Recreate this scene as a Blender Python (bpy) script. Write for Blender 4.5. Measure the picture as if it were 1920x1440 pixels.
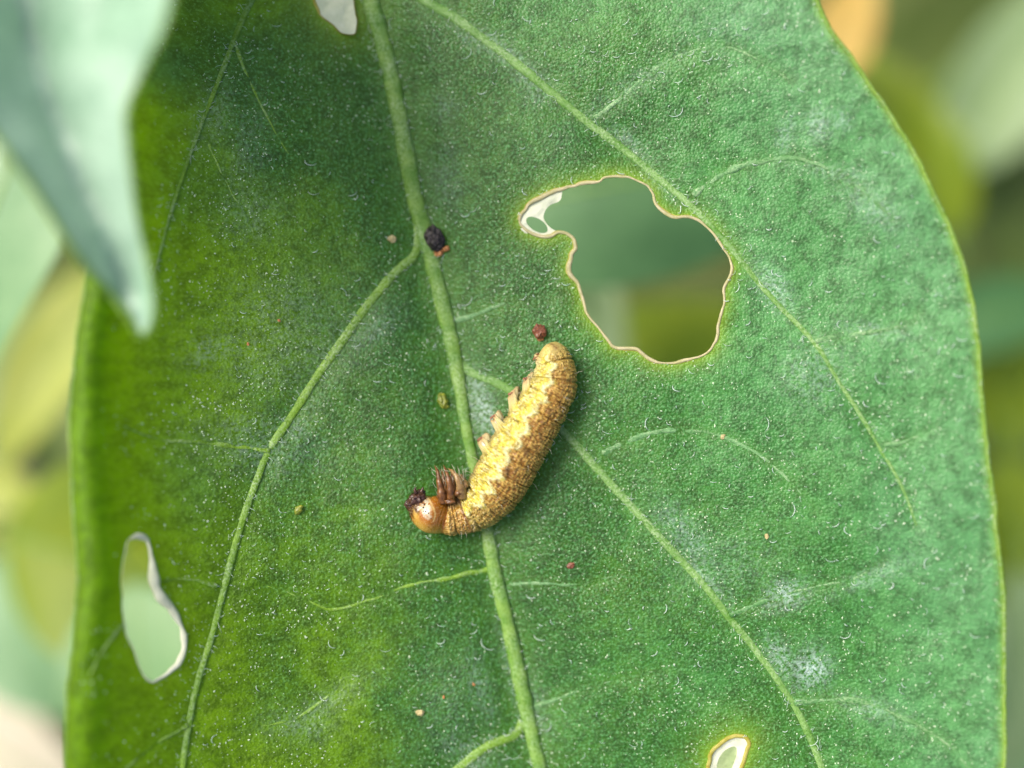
import bpy, math, random
import numpy as np
from mathutils import Vector
from mathutils.geometry import delaunay_2d_cdt

# ------------------------------------------------------------------ scene, camera, sky, sun
# A macro scene: one Blender unit is one centimetre.
S = bpy.context.scene
for o in list(bpy.data.objects): bpy.data.objects.remove(o)
S.unit_settings.system = 'METRIC'; S.unit_settings.scale_length = 0.01; S.unit_settings.length_unit = 'CENTIMETERS'
COL = S.collection
LENS = 35.0
WIDTH = 10.0                                  # cm of leaf across the frame
D = WIDTH * LENS / 36.0                       # camera height over the leaf
cam = bpy.data.cameras.new('camera'); co = bpy.data.objects.new('camera', cam); COL.objects.link(co)
cam.lens = LENS; cam.sensor_width = 36; cam.sensor_fit = 'HORIZONTAL'
cam.clip_start = 0.05; cam.clip_end = 20000
co.location = (0, 0, D); co.rotation_euler = (0, 0, 0)
cam.dof.use_dof = True; cam.dof.focus_distance = D - 0.27; cam.dof.aperture_fstop = 0.035 / 0.66
S.camera = co

SUN = Vector((-0.66, 0.40, 0.86)).normalized()
w = bpy.data.worlds.new('World'); S.world = w; w.use_nodes = True
nt = w.node_tree; bg = nt.nodes['Background']
sky = nt.nodes.new('ShaderNodeTexSky'); sky.sky_type = 'NISHITA'; sky.sun_disc = False
sky.sun_elevation = math.asin(SUN.z); sky.sun_rotation = math.atan2(SUN.x, SUN.y)
sky.dust_density = 6.0; sky.air_density = 1.0; sky.ozone_density = 0.6
nt.links.new(sky.outputs[0], bg.inputs[0]); bg.inputs[1].default_value = 0.08
sl = bpy.data.lights.new('sun', 'SUN'); sl.energy = 1.5; sl.angle = math.radians(36); sl.color = (1, 0.97, 0.91)
so = bpy.data.objects.new('sun', sl); COL.objects.link(so)
so.rotation_euler = (-SUN).to_track_quat('-Z', 'Y').to_euler(); so.location = SUN * 60
V = S.view_settings; V.view_transform = 'Standard'; V.look = 'None'; V.gamma = 1; V.use_curve_mapping = False
V.exposure = 1.3
S.render.engine = 'CYCLES'
S.cycles.max_bounces = 5; S.cycles.diffuse_bounces = 3; S.cycles.glossy_bounces = 2; S.cycles.transmission_bounces = 4

# ------------------------------------------------------------------ helpers
rng = np.random.default_rng(7)
PXC = WIDTH / 1920.0                          # cm per photo pixel on the z = 0 plane

def unp(px, py, z):
    """photo pixel + height of the thing it lies on -> world point"""
    px, py, z = np.broadcast_arrays(np.asarray(px, float), np.asarray(py, float), np.asarray(z, float))
    k = (D - z) / D
    return np.stack([(px - 960) * PXC * k, (720 - py) * PXC * k, z], -1)

def lin(r, g, b):
    f = lambda c: (c / 255 / 12.92) if c <= 10.3 else ((c / 255 + 0.055) / 1.055) ** 2.4
    return np.array([f(r), f(g), f(b)])

def _hash(ix, iy, iz, seed):
    h = (ix.astype(np.int64) * 374761393 + iy.astype(np.int64) * 668265263 + iz.astype(np.int64) * 2147483647 + seed * 1274126177) & 0xffffffff
    h = ((h ^ (h >> 13)) * 1274126177) & 0xffffffff
    h = ((h ^ (h >> 15)) * 2246822519) & 0xffffffff
    return ((h ^ (h >> 16)) & 0xffff) / 65535.0

def noise(p, seed=0):
    p = np.asarray(p, float)
    if p.shape[-1] == 2: p = np.concatenate([p, np.zeros(p.shape[:-1] + (1,))], -1)
    i = np.floor(p); f = p - i; f = f * f * f * (f * (f * 6 - 15) + 10); i = i.astype(np.int64)
    r = 0
    for a in (0, 1):
        for b in (0, 1):
            for c in (0, 1):
                wgt = (f[..., 0] if a else 1 - f[..., 0]) * (f[..., 1] if b else 1 - f[..., 1]) * (f[..., 2] if c else 1 - f[..., 2])
                r = r + wgt * _hash(i[..., 0] + a, i[..., 1] + b, i[..., 2] + c, seed)
    return r * 2 - 1

def fbm(p, oct=4, seed=0):
    p = np.asarray(p, float); r = 0; a = 0.55
    for k in range(oct): r = r + a * noise(p * 2 ** k, seed + k); a *= 0.55
    return r

def sstep(a, b, x):
    t = np.clip((x - a) / (b - a), 0, 1); return t * t * (3 - 2 * t)

def spline(pts, n):
    P = np.asarray(pts, float)
    Q = np.vstack([2 * P[0] - P[1], P, 2 * P[-1] - P[-2]])
    seg = np.linalg.norm(np.diff(P[:, :2], axis=0), axis=1); cum = np.concatenate([[0], np.cumsum(seg)])
    t = np.linspace(0, cum[-1], n); k = np.clip(np.searchsorted(cum, t, 'right') - 1, 0, len(P) - 2)
    u = ((t - cum[k]) / np.maximum(seg[k], 1e-9))[:, None]
    p0, p1, p2, p3 = Q[k], Q[k + 1], Q[k + 2], Q[k + 3]
    return 0.5 * (2 * p1 + (p2 - p0) * u + (2 * p0 - 5 * p1 + 4 * p2 - p3) * u ** 2 + (3 * p1 - p0 - 3 * p2 + p3) * u ** 3)

def closed_spline(pts, n):
    P = np.asarray(pts, float); m = len(P)
    seg = np.linalg.norm(np.roll(P, -1, 0) - P, axis=1); cum = np.concatenate([[0], np.cumsum(seg)])
    t = np.linspace(0, cum[-1], n, endpoint=False); k = np.clip(np.searchsorted(cum, t, 'right') - 1, 0, m - 1)
    u = ((t - cum[k]) / seg[k])[:, None]
    p0, p1, p2, p3 = P[(k - 1) % m], P[k], P[(k + 1) % m], P[(k + 2) % m]
    return 0.5 * (2 * p1 + (p2 - p0) * u + (2 * p0 - 5 * p1 + 4 * p2 - p3) * u ** 2 + (3 * p1 - p0 - 3 * p2 + p3) * u ** 3)

def inside(poly, x, y):
    poly = np.asarray(poly); r = np.zeros(len(x), bool); m = len(poly)
    for i in range(m):
        x1, y1 = poly[i]; x2, y2 = poly[(i + 1) % m]
        if y1 == y2: continue
        c = ((y1 > y) != (y2 > y)) & (x < (x2 - x1) * (y - y1) / (y2 - y1) + x1)
        r ^= c
    return r

def dist_to(pts, x, y, chunk=4000):
    """distance of (x, y) to the nearest point of pts, with its index"""
    pts = np.asarray(pts); d = np.empty(len(x)); ix = np.empty(len(x), int)
    for a in range(0, len(x), chunk):
        q = (x[a:a + chunk, None] - pts[None, :, 0]) ** 2 + (y[a:a + chunk, None] - pts[None, :, 1]) ** 2
        j = q.argmin(1); ix[a:a + chunk] = j; d[a:a + chunk] = np.sqrt(q[np.arange(len(j)), j])
    return d, ix

def mesh_obj(name, verts, faces, mat, parent=None, smooth=True, cols=None, uv=None, origin=None):
    verts = np.asarray(verts, float)
    o0 = np.zeros(3)
    if parent is not None: o0 = np.array(parent['_w'])
    elif origin is not None: o0 = np.array(origin, float)
    me = bpy.data.meshes.new(name)
    vv = verts - o0
    if isinstance(faces, np.ndarray):
        n, k = faces.shape
        me.vertices.add(len(vv)); me.vertices.foreach_set('co', vv.astype(np.float32).ravel())
        me.loops.add(n * k); me.loops.foreach_set('vertex_index', faces.astype(np.int32).ravel())
        me.polygons.add(n); me.polygons.foreach_set('loop_start', np.arange(0, n * k, k, dtype=np.int32))
        me.update(calc_edges=True); me.validate()
    else:
        me.from_pydata([tuple(v) for v in vv], [], faces)
    me.polygons.foreach_set('use_smooth', np.full(len(me.polygons), smooth))
    if cols:
        for key, c in cols.items():
            c = np.asarray(c, float)
            if c.ndim == 1: c = np.stack([c] * 3, -1)
            a = me.color_attributes.new(key, 'FLOAT_COLOR', 'POINT')
            a.data.foreach_set('color', np.concatenate([c, np.ones((len(c), 1))], 1).astype(np.float32).ravel())
    if uv is not None:
        L = me.uv_layers.new(name='UVMap'); li = np.empty(len(me.loops), np.int32); me.loops.foreach_get('vertex_index', li)
        L.data.foreach_set('uv', np.asarray(uv, np.float32)[li].ravel())
    me.materials.append(mat)
    ob = bpy.data.objects.new(name, me); COL.objects.link(ob)
    if parent is not None: ob.parent = parent
    else: ob.location = o0
    return ob

def thing(name, label, cat, loc, group=None):
    o = bpy.data.objects.new(name, None); COL.objects.link(o); o.location = loc; o.empty_display_size = 0.2
    o['_w'] = [float(v) for v in loc]; o['label'] = label; o['category'] = cat
    if group: o['group'] = group
    return o

def tag(o, label, cat, group=None):
    o['label'] = label; o['category'] = cat
    if group: o['group'] = group
    return o

def tube(P, R, n=10, flat=1.0, upref=(0, 0, 1)):
    """swept tube with rounded ends; flat squeezes it along the up direction"""
    P = np.asarray(P, float); R = np.broadcast_to(np.asarray(R, float), (len(P),))
    T = np.gradient(P, axis=0); T /= np.maximum(np.linalg.norm(T, axis=1, keepdims=True), 1e-12)
    U = np.array(upref, float); sd = np.cross(T, U); bad = np.linalg.norm(sd, axis=1) < 1e-3
    sd[bad] = np.cross(T[bad], (0.3, 1, 0.1)); sd /= np.linalg.norm(sd, axis=1, keepdims=True)
    up = np.cross(sd, T)
    a = np.linspace(0, 2 * np.pi, n, endpoint=False)
    V_ = P[:, None] + R[:, None, None] * (np.cos(a)[None, :, None] * sd[:, None] + flat * np.sin(a)[None, :, None] * up[:, None])
    m = len(P); V_ = V_.reshape(-1, 3)
    i = np.arange(m - 1)[:, None] * n; j = np.arange(n)[None]; j2 = (j + 1) % n
    F = np.stack([i + j, i + n + j, i + n + j2, i + j2], -1).reshape(-1, 4)
    V_ = np.vstack([V_, P[:1] - T[:1] * R[0] * 0.4, P[-1:] + T[-1:] * R[-1] * 0.4])
    jj = np.arange(n); j2 = (jj + 1) % n
    c0 = np.stack([np.full(n, m * n), jj, j2, j2], -1); c1 = np.stack([np.full(n, m * n + 1), (m - 1) * n + j2, (m - 1) * n + jj, (m - 1) * n + jj], -1)
    FT = [tuple(f) for f in F.tolist()] + [tuple(f[:3]) for f in c0.tolist()] + [tuple(f[:3]) for f in c1.tolist()]
    return V_, FT

def join(parts):
    V_, F_ = [], []; k = 0
    for v, f in parts:
        V_.append(v); F_ += [tuple(i + k for i in q) for q in f]; k += len(v)
    return np.vstack(V_), F_

_ico = {}
def ico(sub):
    if sub not in _ico:
        import bmesh
        bm = bmesh.new(); bmesh.ops.create_icosphere(bm, subdivisions=sub, radius=1)
        _ico[sub] = (np.array([v.co[:] for v in bm.verts]), [tuple(v.index for v in f.verts) for f in bm.faces]); bm.free()
    return _ico[sub]

def lump(c, rad, sub=3, amp=0.2, freq=2.0, seed=0, rotz=0.0):
    v, f = ico(sub); k = 1 + amp * fbm(v * freq + seed * 7.3, 4, seed)
    v = v * k[:, None] * np.array(rad); ca, sa = math.cos(rotz), math.sin(rotz)
    v = np.stack([v[:, 0] * ca - v[:, 1] * sa, v[:, 0] * sa + v[:, 1] * ca, v[:, 2]], -1)
    return v + np.array(c), f

# ------------------------------------------------------------------ materials
class M:
    dim = '3D'
    def __init__(s, name):
        s.m = bpy.data.materials.new(name); s.m.use_nodes = True; s.t = s.m.node_tree
        s.p = s.t.nodes['Principled BSDF']; s.out = s.t.nodes['Material Output']
    def n(s, typ, **k):
        x = s.t.nodes.new(typ)
        for a, b in k.items():
            if a.startswith('i_'):
                key = a[2:]; key = int(key) if key.isdigit() else key
                x.inputs[key].default_value = b
            else: setattr(x, a, b)
        return x
    def l(s, a, b): s.t.links.new(a, b)
    def coord(s): return s.n('ShaderNodeTexCoord').outputs['Object']
    def noise(s, vec, scale, detail=4, rough=0.6, dist=0.0):
        x = s.n('ShaderNodeTexNoise'); x.noise_dimensions = s.dim; x.inputs['Scale'].default_value = scale; x.inputs['Detail'].default_value = detail
        x.inputs['Roughness'].default_value = rough; x.inputs['Distortion'].default_value = dist; s.l(vec, x.inputs['Vector']); return x.outputs['Fac']
    def vor(s, vec, scale, feature='F1', out='Distance'):
        x = s.n('ShaderNodeTexVoronoi'); x.voronoi_dimensions = s.dim; x.feature = feature; x.inputs['Scale'].default_value = scale; s.l(vec, x.inputs['Vector']); return x.outputs[out]
    def rampf(s, f, a, b, lo=0.0, hi=1.0):
        x = s.n('ShaderNodeMapRange'); x.clamp = True
        for i, v in enumerate((a, b, lo, hi)): x.inputs[i + 1].default_value = v
        s.l(f, x.inputs[0]); return x.outputs[0]
    def math(s, op, a, b=None):
        x = s.n('ShaderNodeMath'); x.operation = op
        for i, v in enumerate((a, b)):
            if v is None: continue
            if isinstance(v, (int, float)): x.inputs[i].default_value = v
            else: s.l(v, x.inputs[i])
        return x.outputs[0]
    def mix(s, f, a, b, blend='MIX'):
        x = s.n('ShaderNodeMix'); x.data_type = 'RGBA'; x.blend_type = blend
        if isinstance(f, (int, float)): x.inputs[0].default_value = f
        else: s.l(f, x.inputs[0])
        for i, v in ((6, a), (7, b)):
            if isinstance(v, (tuple, list, np.ndarray)): x.inputs[i].default_value = (*[float(q) for q in v[:3]], 1)
            else: s.l(v, x.inputs[i])
        return x.outputs[2]
    def attr(s, name):
        x = s.n('ShaderNodeAttribute'); x.attribute_name = name; return x
    def sep(s, c):
        x = s.n('ShaderNodeSeparateColor'); s.l(c, x.inputs[0]); return x.outputs
    def bump(s, h, strength, dist, prev=None):
        x = s.n('ShaderNodeBump'); x.inputs['Strength'].default_value = strength; x.inputs['Distance'].default_value = dist
        s.l(h, x.inputs['Height'])
        if prev is not None: s.l(prev, x.inputs['Normal'])
        return x.outputs[0]
    def translucent(s, color, fac, normal=None):
        tr = s.n('ShaderNodeBsdfTranslucent'); mx = s.n('ShaderNodeMixShader')
        if isinstance(color, (tuple, list, np.ndarray)): tr.inputs[0].default_value = (*[float(q) for q in color[:3]], 1)
        else: s.l(color, tr.inputs[0])
        if normal is not None: s.l(normal, tr.inputs['Normal'])
        if isinstance(fac, (int, float)): mx.inputs[0].default_value = fac
        else: s.l(fac, mx.inputs[0])
        s.l(s.p.outputs[0], mx.inputs[1]); s.l(tr.outputs[0], mx.inputs[2]); s.l(mx.outputs[0], s.out.inputs[0])
    def set(s, **k):
        nm = dict(color='Base Color', rough='Roughness', spec='Specular IOR Level', sheen='Sheen Weight', sheenr='Sheen Roughness', coat='Coat Weight', coatr='Coat Roughness', sss='Subsurface Weight', sssr='Subsurface Scale', normal='Normal', alpha='Alpha', trans='Transmission Weight')
        for a, v in k.items():
            i = s.p.inputs[nm[a]]
            if isinstance(v, (int, float)): i.default_value = v
            elif isinstance(v, (tuple, list, np.ndarray)): i.default_value = (*[float(q) for q in v[:3]], 1)
            else: s.l(v, i)

def mat_main_leaf():
    m = M('leaf_blade'); m.dim = '2D'; c = m.coord()
    dat = m.sep(m.attr('dat').outputs['Color'])           # R vein nearness, G hole / margin nearness, B powder
    tone = m.sep(m.attr('tone').outputs['Color']); yel = tone[0]; sky_sheen = tone[1]     # left yellow with through-light painted in, right sky sheen painted in
    n1 = m.noise(c, 1.1, 4, 0.65); n2 = m.noise(c, 7.0, 4, 0.72); n3 = m.noise(c, 34.0, 2, 0.6)
    ve = m.vor(c, 8.0, 'DISTANCE_TO_EDGE'); ve2 = m.vor(c, 38.0, 'F1')
    green = m.mix(m.rampf(n1, 0.35, 0.65), (0.017, 0.080, 0.002), (0.040, 0.132, 0.005))
    # right: sky sheen painted bluish; left: light shining through painted yellow green
    green = m.mix(sky_sheen, green, m.mix(m.rampf(n1, 0.35, 0.65), (0.034, 0.170, 0.026), (0.070, 0.250, 0.052)))
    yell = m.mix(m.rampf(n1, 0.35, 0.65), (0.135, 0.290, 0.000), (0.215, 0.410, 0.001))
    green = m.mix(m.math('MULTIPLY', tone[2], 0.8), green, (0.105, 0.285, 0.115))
    yell = m.mix(tone[2], yell, (0.22, 0.46, 0.0)); col = m.mix(yel, green, yell)  # glow and sheen painted stronger towards the two margins
    col = m.mix(m.rampf(n2, 0.40, 0.64, 0.0, 0.95), col, m.mix(0.62, col, (0.004, 0.020, 0.002)))
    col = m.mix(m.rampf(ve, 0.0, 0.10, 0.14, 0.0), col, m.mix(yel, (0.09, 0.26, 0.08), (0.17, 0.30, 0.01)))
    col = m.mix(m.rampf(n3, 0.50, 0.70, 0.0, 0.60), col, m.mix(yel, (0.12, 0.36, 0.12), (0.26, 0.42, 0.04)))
    col = m.mix(m.math('MULTIPLY', dat[0], 0.25), col, (0.11, 0.26, 0.03))
    col = m.mix(m.math('MULTIPLY', dat[1], 0.75), col, (0.22, 0.36, 0.008))
    pn = m.noise(c, 24.0, 3, 0.75); pf = m.math('MULTIPLY', dat[2], m.rampf(pn, 0.40, 0.62))
    col = m.mix(pf, col, (0.48, 0.62, 0.58))
    m.set(color=col, spec=0.36, sheen=0.0)
    r = m.rampf(n2, 0.3, 0.7, 0.36, 0.55); m.l(r, m.p.inputs['Roughness'])
    hgt = m.math('ADD', m.math('MULTIPLY', n2, 1.3), m.math('MULTIPLY', ve2, -0.9)); hgt = m.math('ADD', hgt, m.math('MULTIPLY', n3, 0.55)); hgt = m.math('ADD', hgt, m.rampf(ve, 0.0, 0.25, 0.0, 0.22))
    m.set(normal=m.bump(hgt, 0.6, 0.011))
    tc = m.mix(0.5, col, (0.34, 0.62, 0.0))
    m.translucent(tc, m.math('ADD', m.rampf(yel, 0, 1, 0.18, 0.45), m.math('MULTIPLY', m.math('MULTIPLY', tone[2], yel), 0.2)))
    return m.m

def mat_vein(name, ca, cb, tr=0.15):
    m = M(name); c = m.coord()
    n = m.noise(c, 4.5, 5, 0.7); n2 = m.noise(c, 42, 3); nd = m.noise(c, 2.6, 3, 0.6)
    col = m.mix(m.rampf(n, 0.40, 0.60), ca, cb); dust = m.math('MULTIPLY', m.rampf(n2, 0.42, 0.66), m.rampf(nd, 0.38, 0.62, 0.12, 0.75))
    col = m.mix(dust, col, (0.40, 0.54, 0.30)); col = m.mix(m.rampf(n2, 0.46, 0.30, 0, 0.5), col, np.array(ca) * 0.6)
    m.set(color=col, rough=0.5, spec=0.4); m.set(normal=m.bump(n2, 0.8, 0.012)); m.translucent(col, tr); return m.m

def mat_plain_leaf(name, ca, cb, rough=0.42, tr=0.35, spec=0.5, tcol=None, scale=1.2):
    m = M(name); c = m.coord()
    n = m.noise(c, scale, 4, 0.6); n2 = m.noise(c, 9, 4, 0.6); ve = m.vor(c, 5.0, 'DISTANCE_TO_EDGE')
    col = m.mix(m.rampf(n, 0.35, 0.65), ca, cb)
    col = m.mix(m.rampf(ve, 0.0, 0.08, 0.25, 0.0), col, np.array(cb) * 1.4)
    m.set(color=col, rough=rough, spec=spec); b = m.bump(n2, 0.4, 0.03); m.set(normal=b)
    m.translucent(col if tcol is None else tcol, tr); return m.m

def mat_simple(name, ca, cb, rough=0.6, scale=20, spec=0.4, tr=0.0, bump=0.01):
    m = M(name); c = m.coord(); n = m.noise(c, scale, 4, 0.65)
    col = m.mix(m.rampf(n, 0.36, 0.64), ca, cb); m.set(color=col, rough=rough, spec=spec, normal=m.bump(n, 0.6, bump))
    if tr: m.translucent(col, tr)
    return m.m

MAT = {}
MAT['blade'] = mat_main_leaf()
MAT['midrib'] = mat_vein('midrib', (0.10, 0.25, 0.020), (0.20, 0.36, 0.055))
MAT['vein'] = mat_vein('side_vein', (0.110, 0.250, 0.004), (0.19, 0.36, 0.018))
MAT['minor'] = mat_vein('minor_vein', (0.035, 0.14, 0.012), (0.085, 0.22, 0.04))
MAT['rim'] = mat_simple('dried_rim', (0.46, 0.44, 0.20), (0.62, 0.55, 0.34), 0.6, 14, tr=0.3)
MAT['rimgold'] = mat_simple('gold_rim', (0.38, 0.34, 0.04), (0.50, 0.46, 0.12), 0.6, 10, tr=0.3)
MAT['membrane'] = mat_simple('dry_membrane', (0.64, 0.68, 0.50), (0.76, 0.78, 0.62), 0.55, 8, tr=0.25, bump=0.02)
MAT['hair'] = mat_simple('leaf_hair', (0.55, 0.72, 0.60), (0.75, 0.85, 0.78), 0.3, 10, 0.6, tr=0.2)
MAT['dust'] = mat_simple('leaf_dust', (0.30, 0.46, 0.22), (0.62, 0.72, 0.52), 0.4, 3, 0.6)
MAT['margin'] = mat_vein('leaf_margin', (0.17, 0.33, 0.02), (0.25, 0.42, 0.04), 0.35)

# ------------------------------------------------------------------ ground
GZ = -30.0
def ground():
    m = M('soil'); c = m.coord()
    n = m.noise(c, 0.25, 6, 0.65); n2 = m.noise(c, 2.2, 5, 0.7)
    col = m.mix(m.rampf(n, 0.38, 0.62), (0.08, 0.11, 0.030), (0.13, 0.18, 0.05)); col = m.mix(m.rampf(n2, 0.5, 0.7, 0, 0.6), col, (0.17, 0.16, 0.09))
    m.set(color=col, rough=0.95, spec=0.2, normal=m.bump(n2, 0.8, 0.4))
    g = [np.array([-6000, -1500, -400, -120, -60])]; a = np.concatenate([g[0], np.linspace(-40, 40, 81), -g[0][::-1]])
    X, Y = np.meshgrid(a, a); X = X.ravel(); Y = Y.ravel(); near = np.exp(-(X * X + Y * Y) / 60 ** 2)
    Z = GZ + near * (0.9 * fbm(np.stack([X, Y], -1) * 0.12, 4, 3) + 0.25 * fbm(np.stack([X, Y], -1) * 0.6, 3, 5))
    k = len(a); i, j = np.meshgrid(np.arange(k - 1), np.arange(k - 1)); i = i.ravel(); j = j.ravel()
    F = np.stack([j * k + i, j * k + i + 1, (j + 1) * k + i + 1, (j + 1) * k + i], -1)
    o = mesh_obj('ground', np.stack([X, Y, Z], -1), F, m.m); o['kind'] = 'structure'; o['label'] = 'olive brown garden soil far below the leaves'
    return o
ground()

# ------------------------------------------------------------------ the holed leaf
MID = spline([(560, -640), (600, -450), (650, -220), (695, 0), (712, 60), (735, 150), (757, 260), (778, 370), (795, 430), (815, 510), (835, 590), (853, 670), (866, 750), (880, 830),
              (895, 900), (915, 1000), (930, 1080), (950, 1160), (968, 1240), (985, 1320), (1003, 1400), (1022, 1480), (1060, 1700), (1090, 1950), (1110, 2150), (1120, 2330)], 420)
def midx(py): return np.interp(py, MID[:, 1], MID[:, 0])

VEINS = [  # points, width at start, width at end (photo pixels), kind
    ([(779, 395), (784, 440), (776, 480), (740, 512), (690, 572), (640, 642), (590, 712), (545, 782), (505, 842), (480, 902), (455, 972), (435, 1040), (412, 1130), (395, 1195), (370, 1275), (352, 1360), (340, 1450), (330, 1600)], 19, 14, 'vein'),
    ([(655, -210), (590, -190), (530, -110), (470, 0), (440, 70), (405, 160), (370, 250), (335, 350), (310, 430), (292, 500), (270, 580)], 17, 7, 'vein'),
    ([(980, 1352), (966, 1378), (920, 1396), (880, 1424), (840, 1460), (760, 1560), (700, 1680)], 20, 12, 'vein'),
    ([(668, -130), (730, -50), (800, 2), (850, 32), (920, 82), (990, 136), (1050, 186), (1110, 235), (1170, 280), (1230, 330), (1290, 380), (1340, 430), (1392, 492), (1440, 550), (1490, 602), (1535, 652), (1570, 710), (1610, 772), (1650, 840), (1690, 910), (1720, 985)], 22, 6, 'vein'),
    ([(858, 672), (872, 690), (900, 706), (940, 722), (1000, 762), (1060, 812), (1100, 856), (1150, 912), (1200, 966), (1260, 1032), (1320, 1096), (1370, 1160), (1420, 1222), (1470, 1292), (1505, 1352), (1538, 1430), (1570, 1540)], 18, 13, 'vein'),
    ([(1020, 1475), (1100, 1540), (1200, 1640), (1290, 1790)], 18, 9, 'vein'),
    ([(507, 846), (440, 838), (370, 829), (295, 824), (230, 800)], 10, 5, 'minor'),
    ([(408, 1100), (350, 1086), (300, 1090)], 9, 4, 'minor'),
    ([(352, 1360), (290, 1395), (235, 1440)], 10, 6, 'minor'),
    ([(228, 1170), (190, 1220), (165, 1270)], 9, 5, 'minor'),
    ([(925, 1066), (880, 1074), (830, 1086), (770, 1096), (700, 1122), (625, 1142), (560, 1118), (500, 1098)], 10, 5, 'minor'),
    ([(390, 270), (425, 345), (462, 405), (478, 450)], 8, 4, 'minor'),
    ([(438, 80), (462, 140), (500, 220), (540, 290)], 8, 4, 'minor'),
    ([(1300, 366), (1365, 322), (1430, 302), (1490, 297), (1550, 315), (1610, 352), (1668, 402)], 14, 7, 'minor'),
    ([(1530, 638), (1610, 626), (1690, 610), (1722, 588)], 12, 6, 'minor'),
    ([(1130, 850), (1170, 830), (1230, 809), (1300, 808), (1360, 820), (1420, 850), (1480, 900), (1530, 960)], 13, 6, 'minor'),
    ([(1660, 836), (1700, 828), (1750, 800)], 9, 4, 'minor'),
    ([(1116, 222), (1180, 170), (1235, 125), (1330, 85), (1400, 100), (1480, 150)], 11, 5, 'minor'),
    ([(1370, 1154), (1440, 1126), (1520, 1102), (1600, 1085), (1660, 1050)], 11, 5, 'minor'),
    ([(1492, 1318), (1580, 1312), (1660, 1330), (1740, 1370), (1790, 1408), (1830, 1460)], 14, 7, 'minor'),
    ([(846, 606), (905, 584), (955, 566), (1030, 558)], 11, 5, 'minor'),
    ([(938, 1096), (1000, 1092), (1080, 1096), (1150, 1080)], 9, 4, 'minor'),
    ([(990, 1330), (1070, 1302), (1160, 1272), (1250, 1255)], 9, 4, 'minor'),
    ([(640, 1270), (620, 1300), (560, 1345), (500, 1360), (430, 1372)], 9, 4, 'minor'),
]
VS = [(spline(p, max(14, int(len(p) * 8))), a, b, k) for p, a, b, k in VEINS]

# the outline of the blade (photo pixels, tip below the frame, stalk above it)
LEFT = [(600, -470), (470, -460), (330, -370), (220, -220), (170, -50), (160, 150), (162, 350), (160, 520), (142, 650), (132, 800), (138, 950), (146, 1080), (136, 1200), (127, 1320), (124, 1440), (140, 1650), (230, 1900), (450, 2150), (760, 2350), (1090, 2520)]
RIGHT = [(1240, 2420), (1500, 2230), (1700, 2020), (1830, 1780), (1880, 1580), (1884, 1440), (1884, 1280), (1880, 1120), (1868, 980), (1850, 840), (1832, 640), (1815, 530), (1770, 400), (1715, 290), (1660, 200), (1600, 110), (1550, 40), (1525, -20), (1450, -170), (1300, -310), (1080, -420), (840, -470), (660, -480)]
OUT = closed_spline(LEFT + RIGHT, 700)
_n = noise(np.stack([np.arange(700) * 0.55, np.zeros(700)], -1), 4)[:, None] * 1.6 + noise(np.stack([np.arange(700) * 0.12, np.zeros(700)], -1), 9)[:, None] * 2.5
_c = np.array([[960, 900]]); OUT = OUT + (OUT - _c) / np.linalg.norm(OUT - _c, axis=1, keepdims=True) * _n

def z1(l, ox, oy, sc): return [(ox + a / sc, oy + b / sc) for a, b in l]
BIG = closed_spline(z1([(120, 370), (150, 310), (210, 250), (290, 205), (390, 165), (480, 140), (570, 120), (660, 110), (700, 85), (780, 75), (860, 80), (930, 110), (990, 140), (1020, 190), (1040, 260), (1090, 310), (1160, 350), (1240, 345), (1320, 365), (1380, 410), (1440, 470), (1490, 550), (1540, 620), (1555, 690), (1540, 760), (1505, 830), (1500, 940), (1475, 1030), (1460, 1120), (1440, 1200), (1390, 1260), (1310, 1300), (1230, 1315), (1150, 1335), (1060, 1330), (990, 1300), (940, 1260), (900, 1235), (770, 1230), (720, 1180), (650, 1090), (590, 1020), (560, 940), (530, 830), (515, 790), (470, 740), (455, 680), (475, 610), (500, 550), (490, 500), (440, 460), (390, 450), (350, 475), (290, 480), (210, 460), (150, 420)], 940, 310, 3.6), 300)
LOW = closed_spline(z1([(530, 200), (590, 190), (635, 240), (655, 400), (685, 500), (760, 590), (810, 690), (825, 790), (790, 870), (730, 930), (650, 975), (590, 920), (545, 800), (500, 680), (485, 500), (490, 340), (505, 250)], 60, 940, 2.88), 120)
TOP = closed_spline([(588, -10), (600, 25), (625, 46), (642, 62), (664, 62), (668, 40), (662, 0), (652, -50), (625, -80), (598, -60)], 80)
SML = closed_spline([(1328, 1450), (1335, 1412), (1362, 1386), (1392, 1380), (1404, 1392), (1398, 1418), (1386, 1450), (1372, 1480), (1344, 1484)], 70)
HOLES = [BIG, LOW, TOP, SML]
for h_ in HOLES: h_ += (noise(np.stack([np.arange(len(h_)) * 0.35, np.zeros(len(h_))], -1), 21)[:, None] * np.array([[1.3, 0.9]]))

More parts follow.
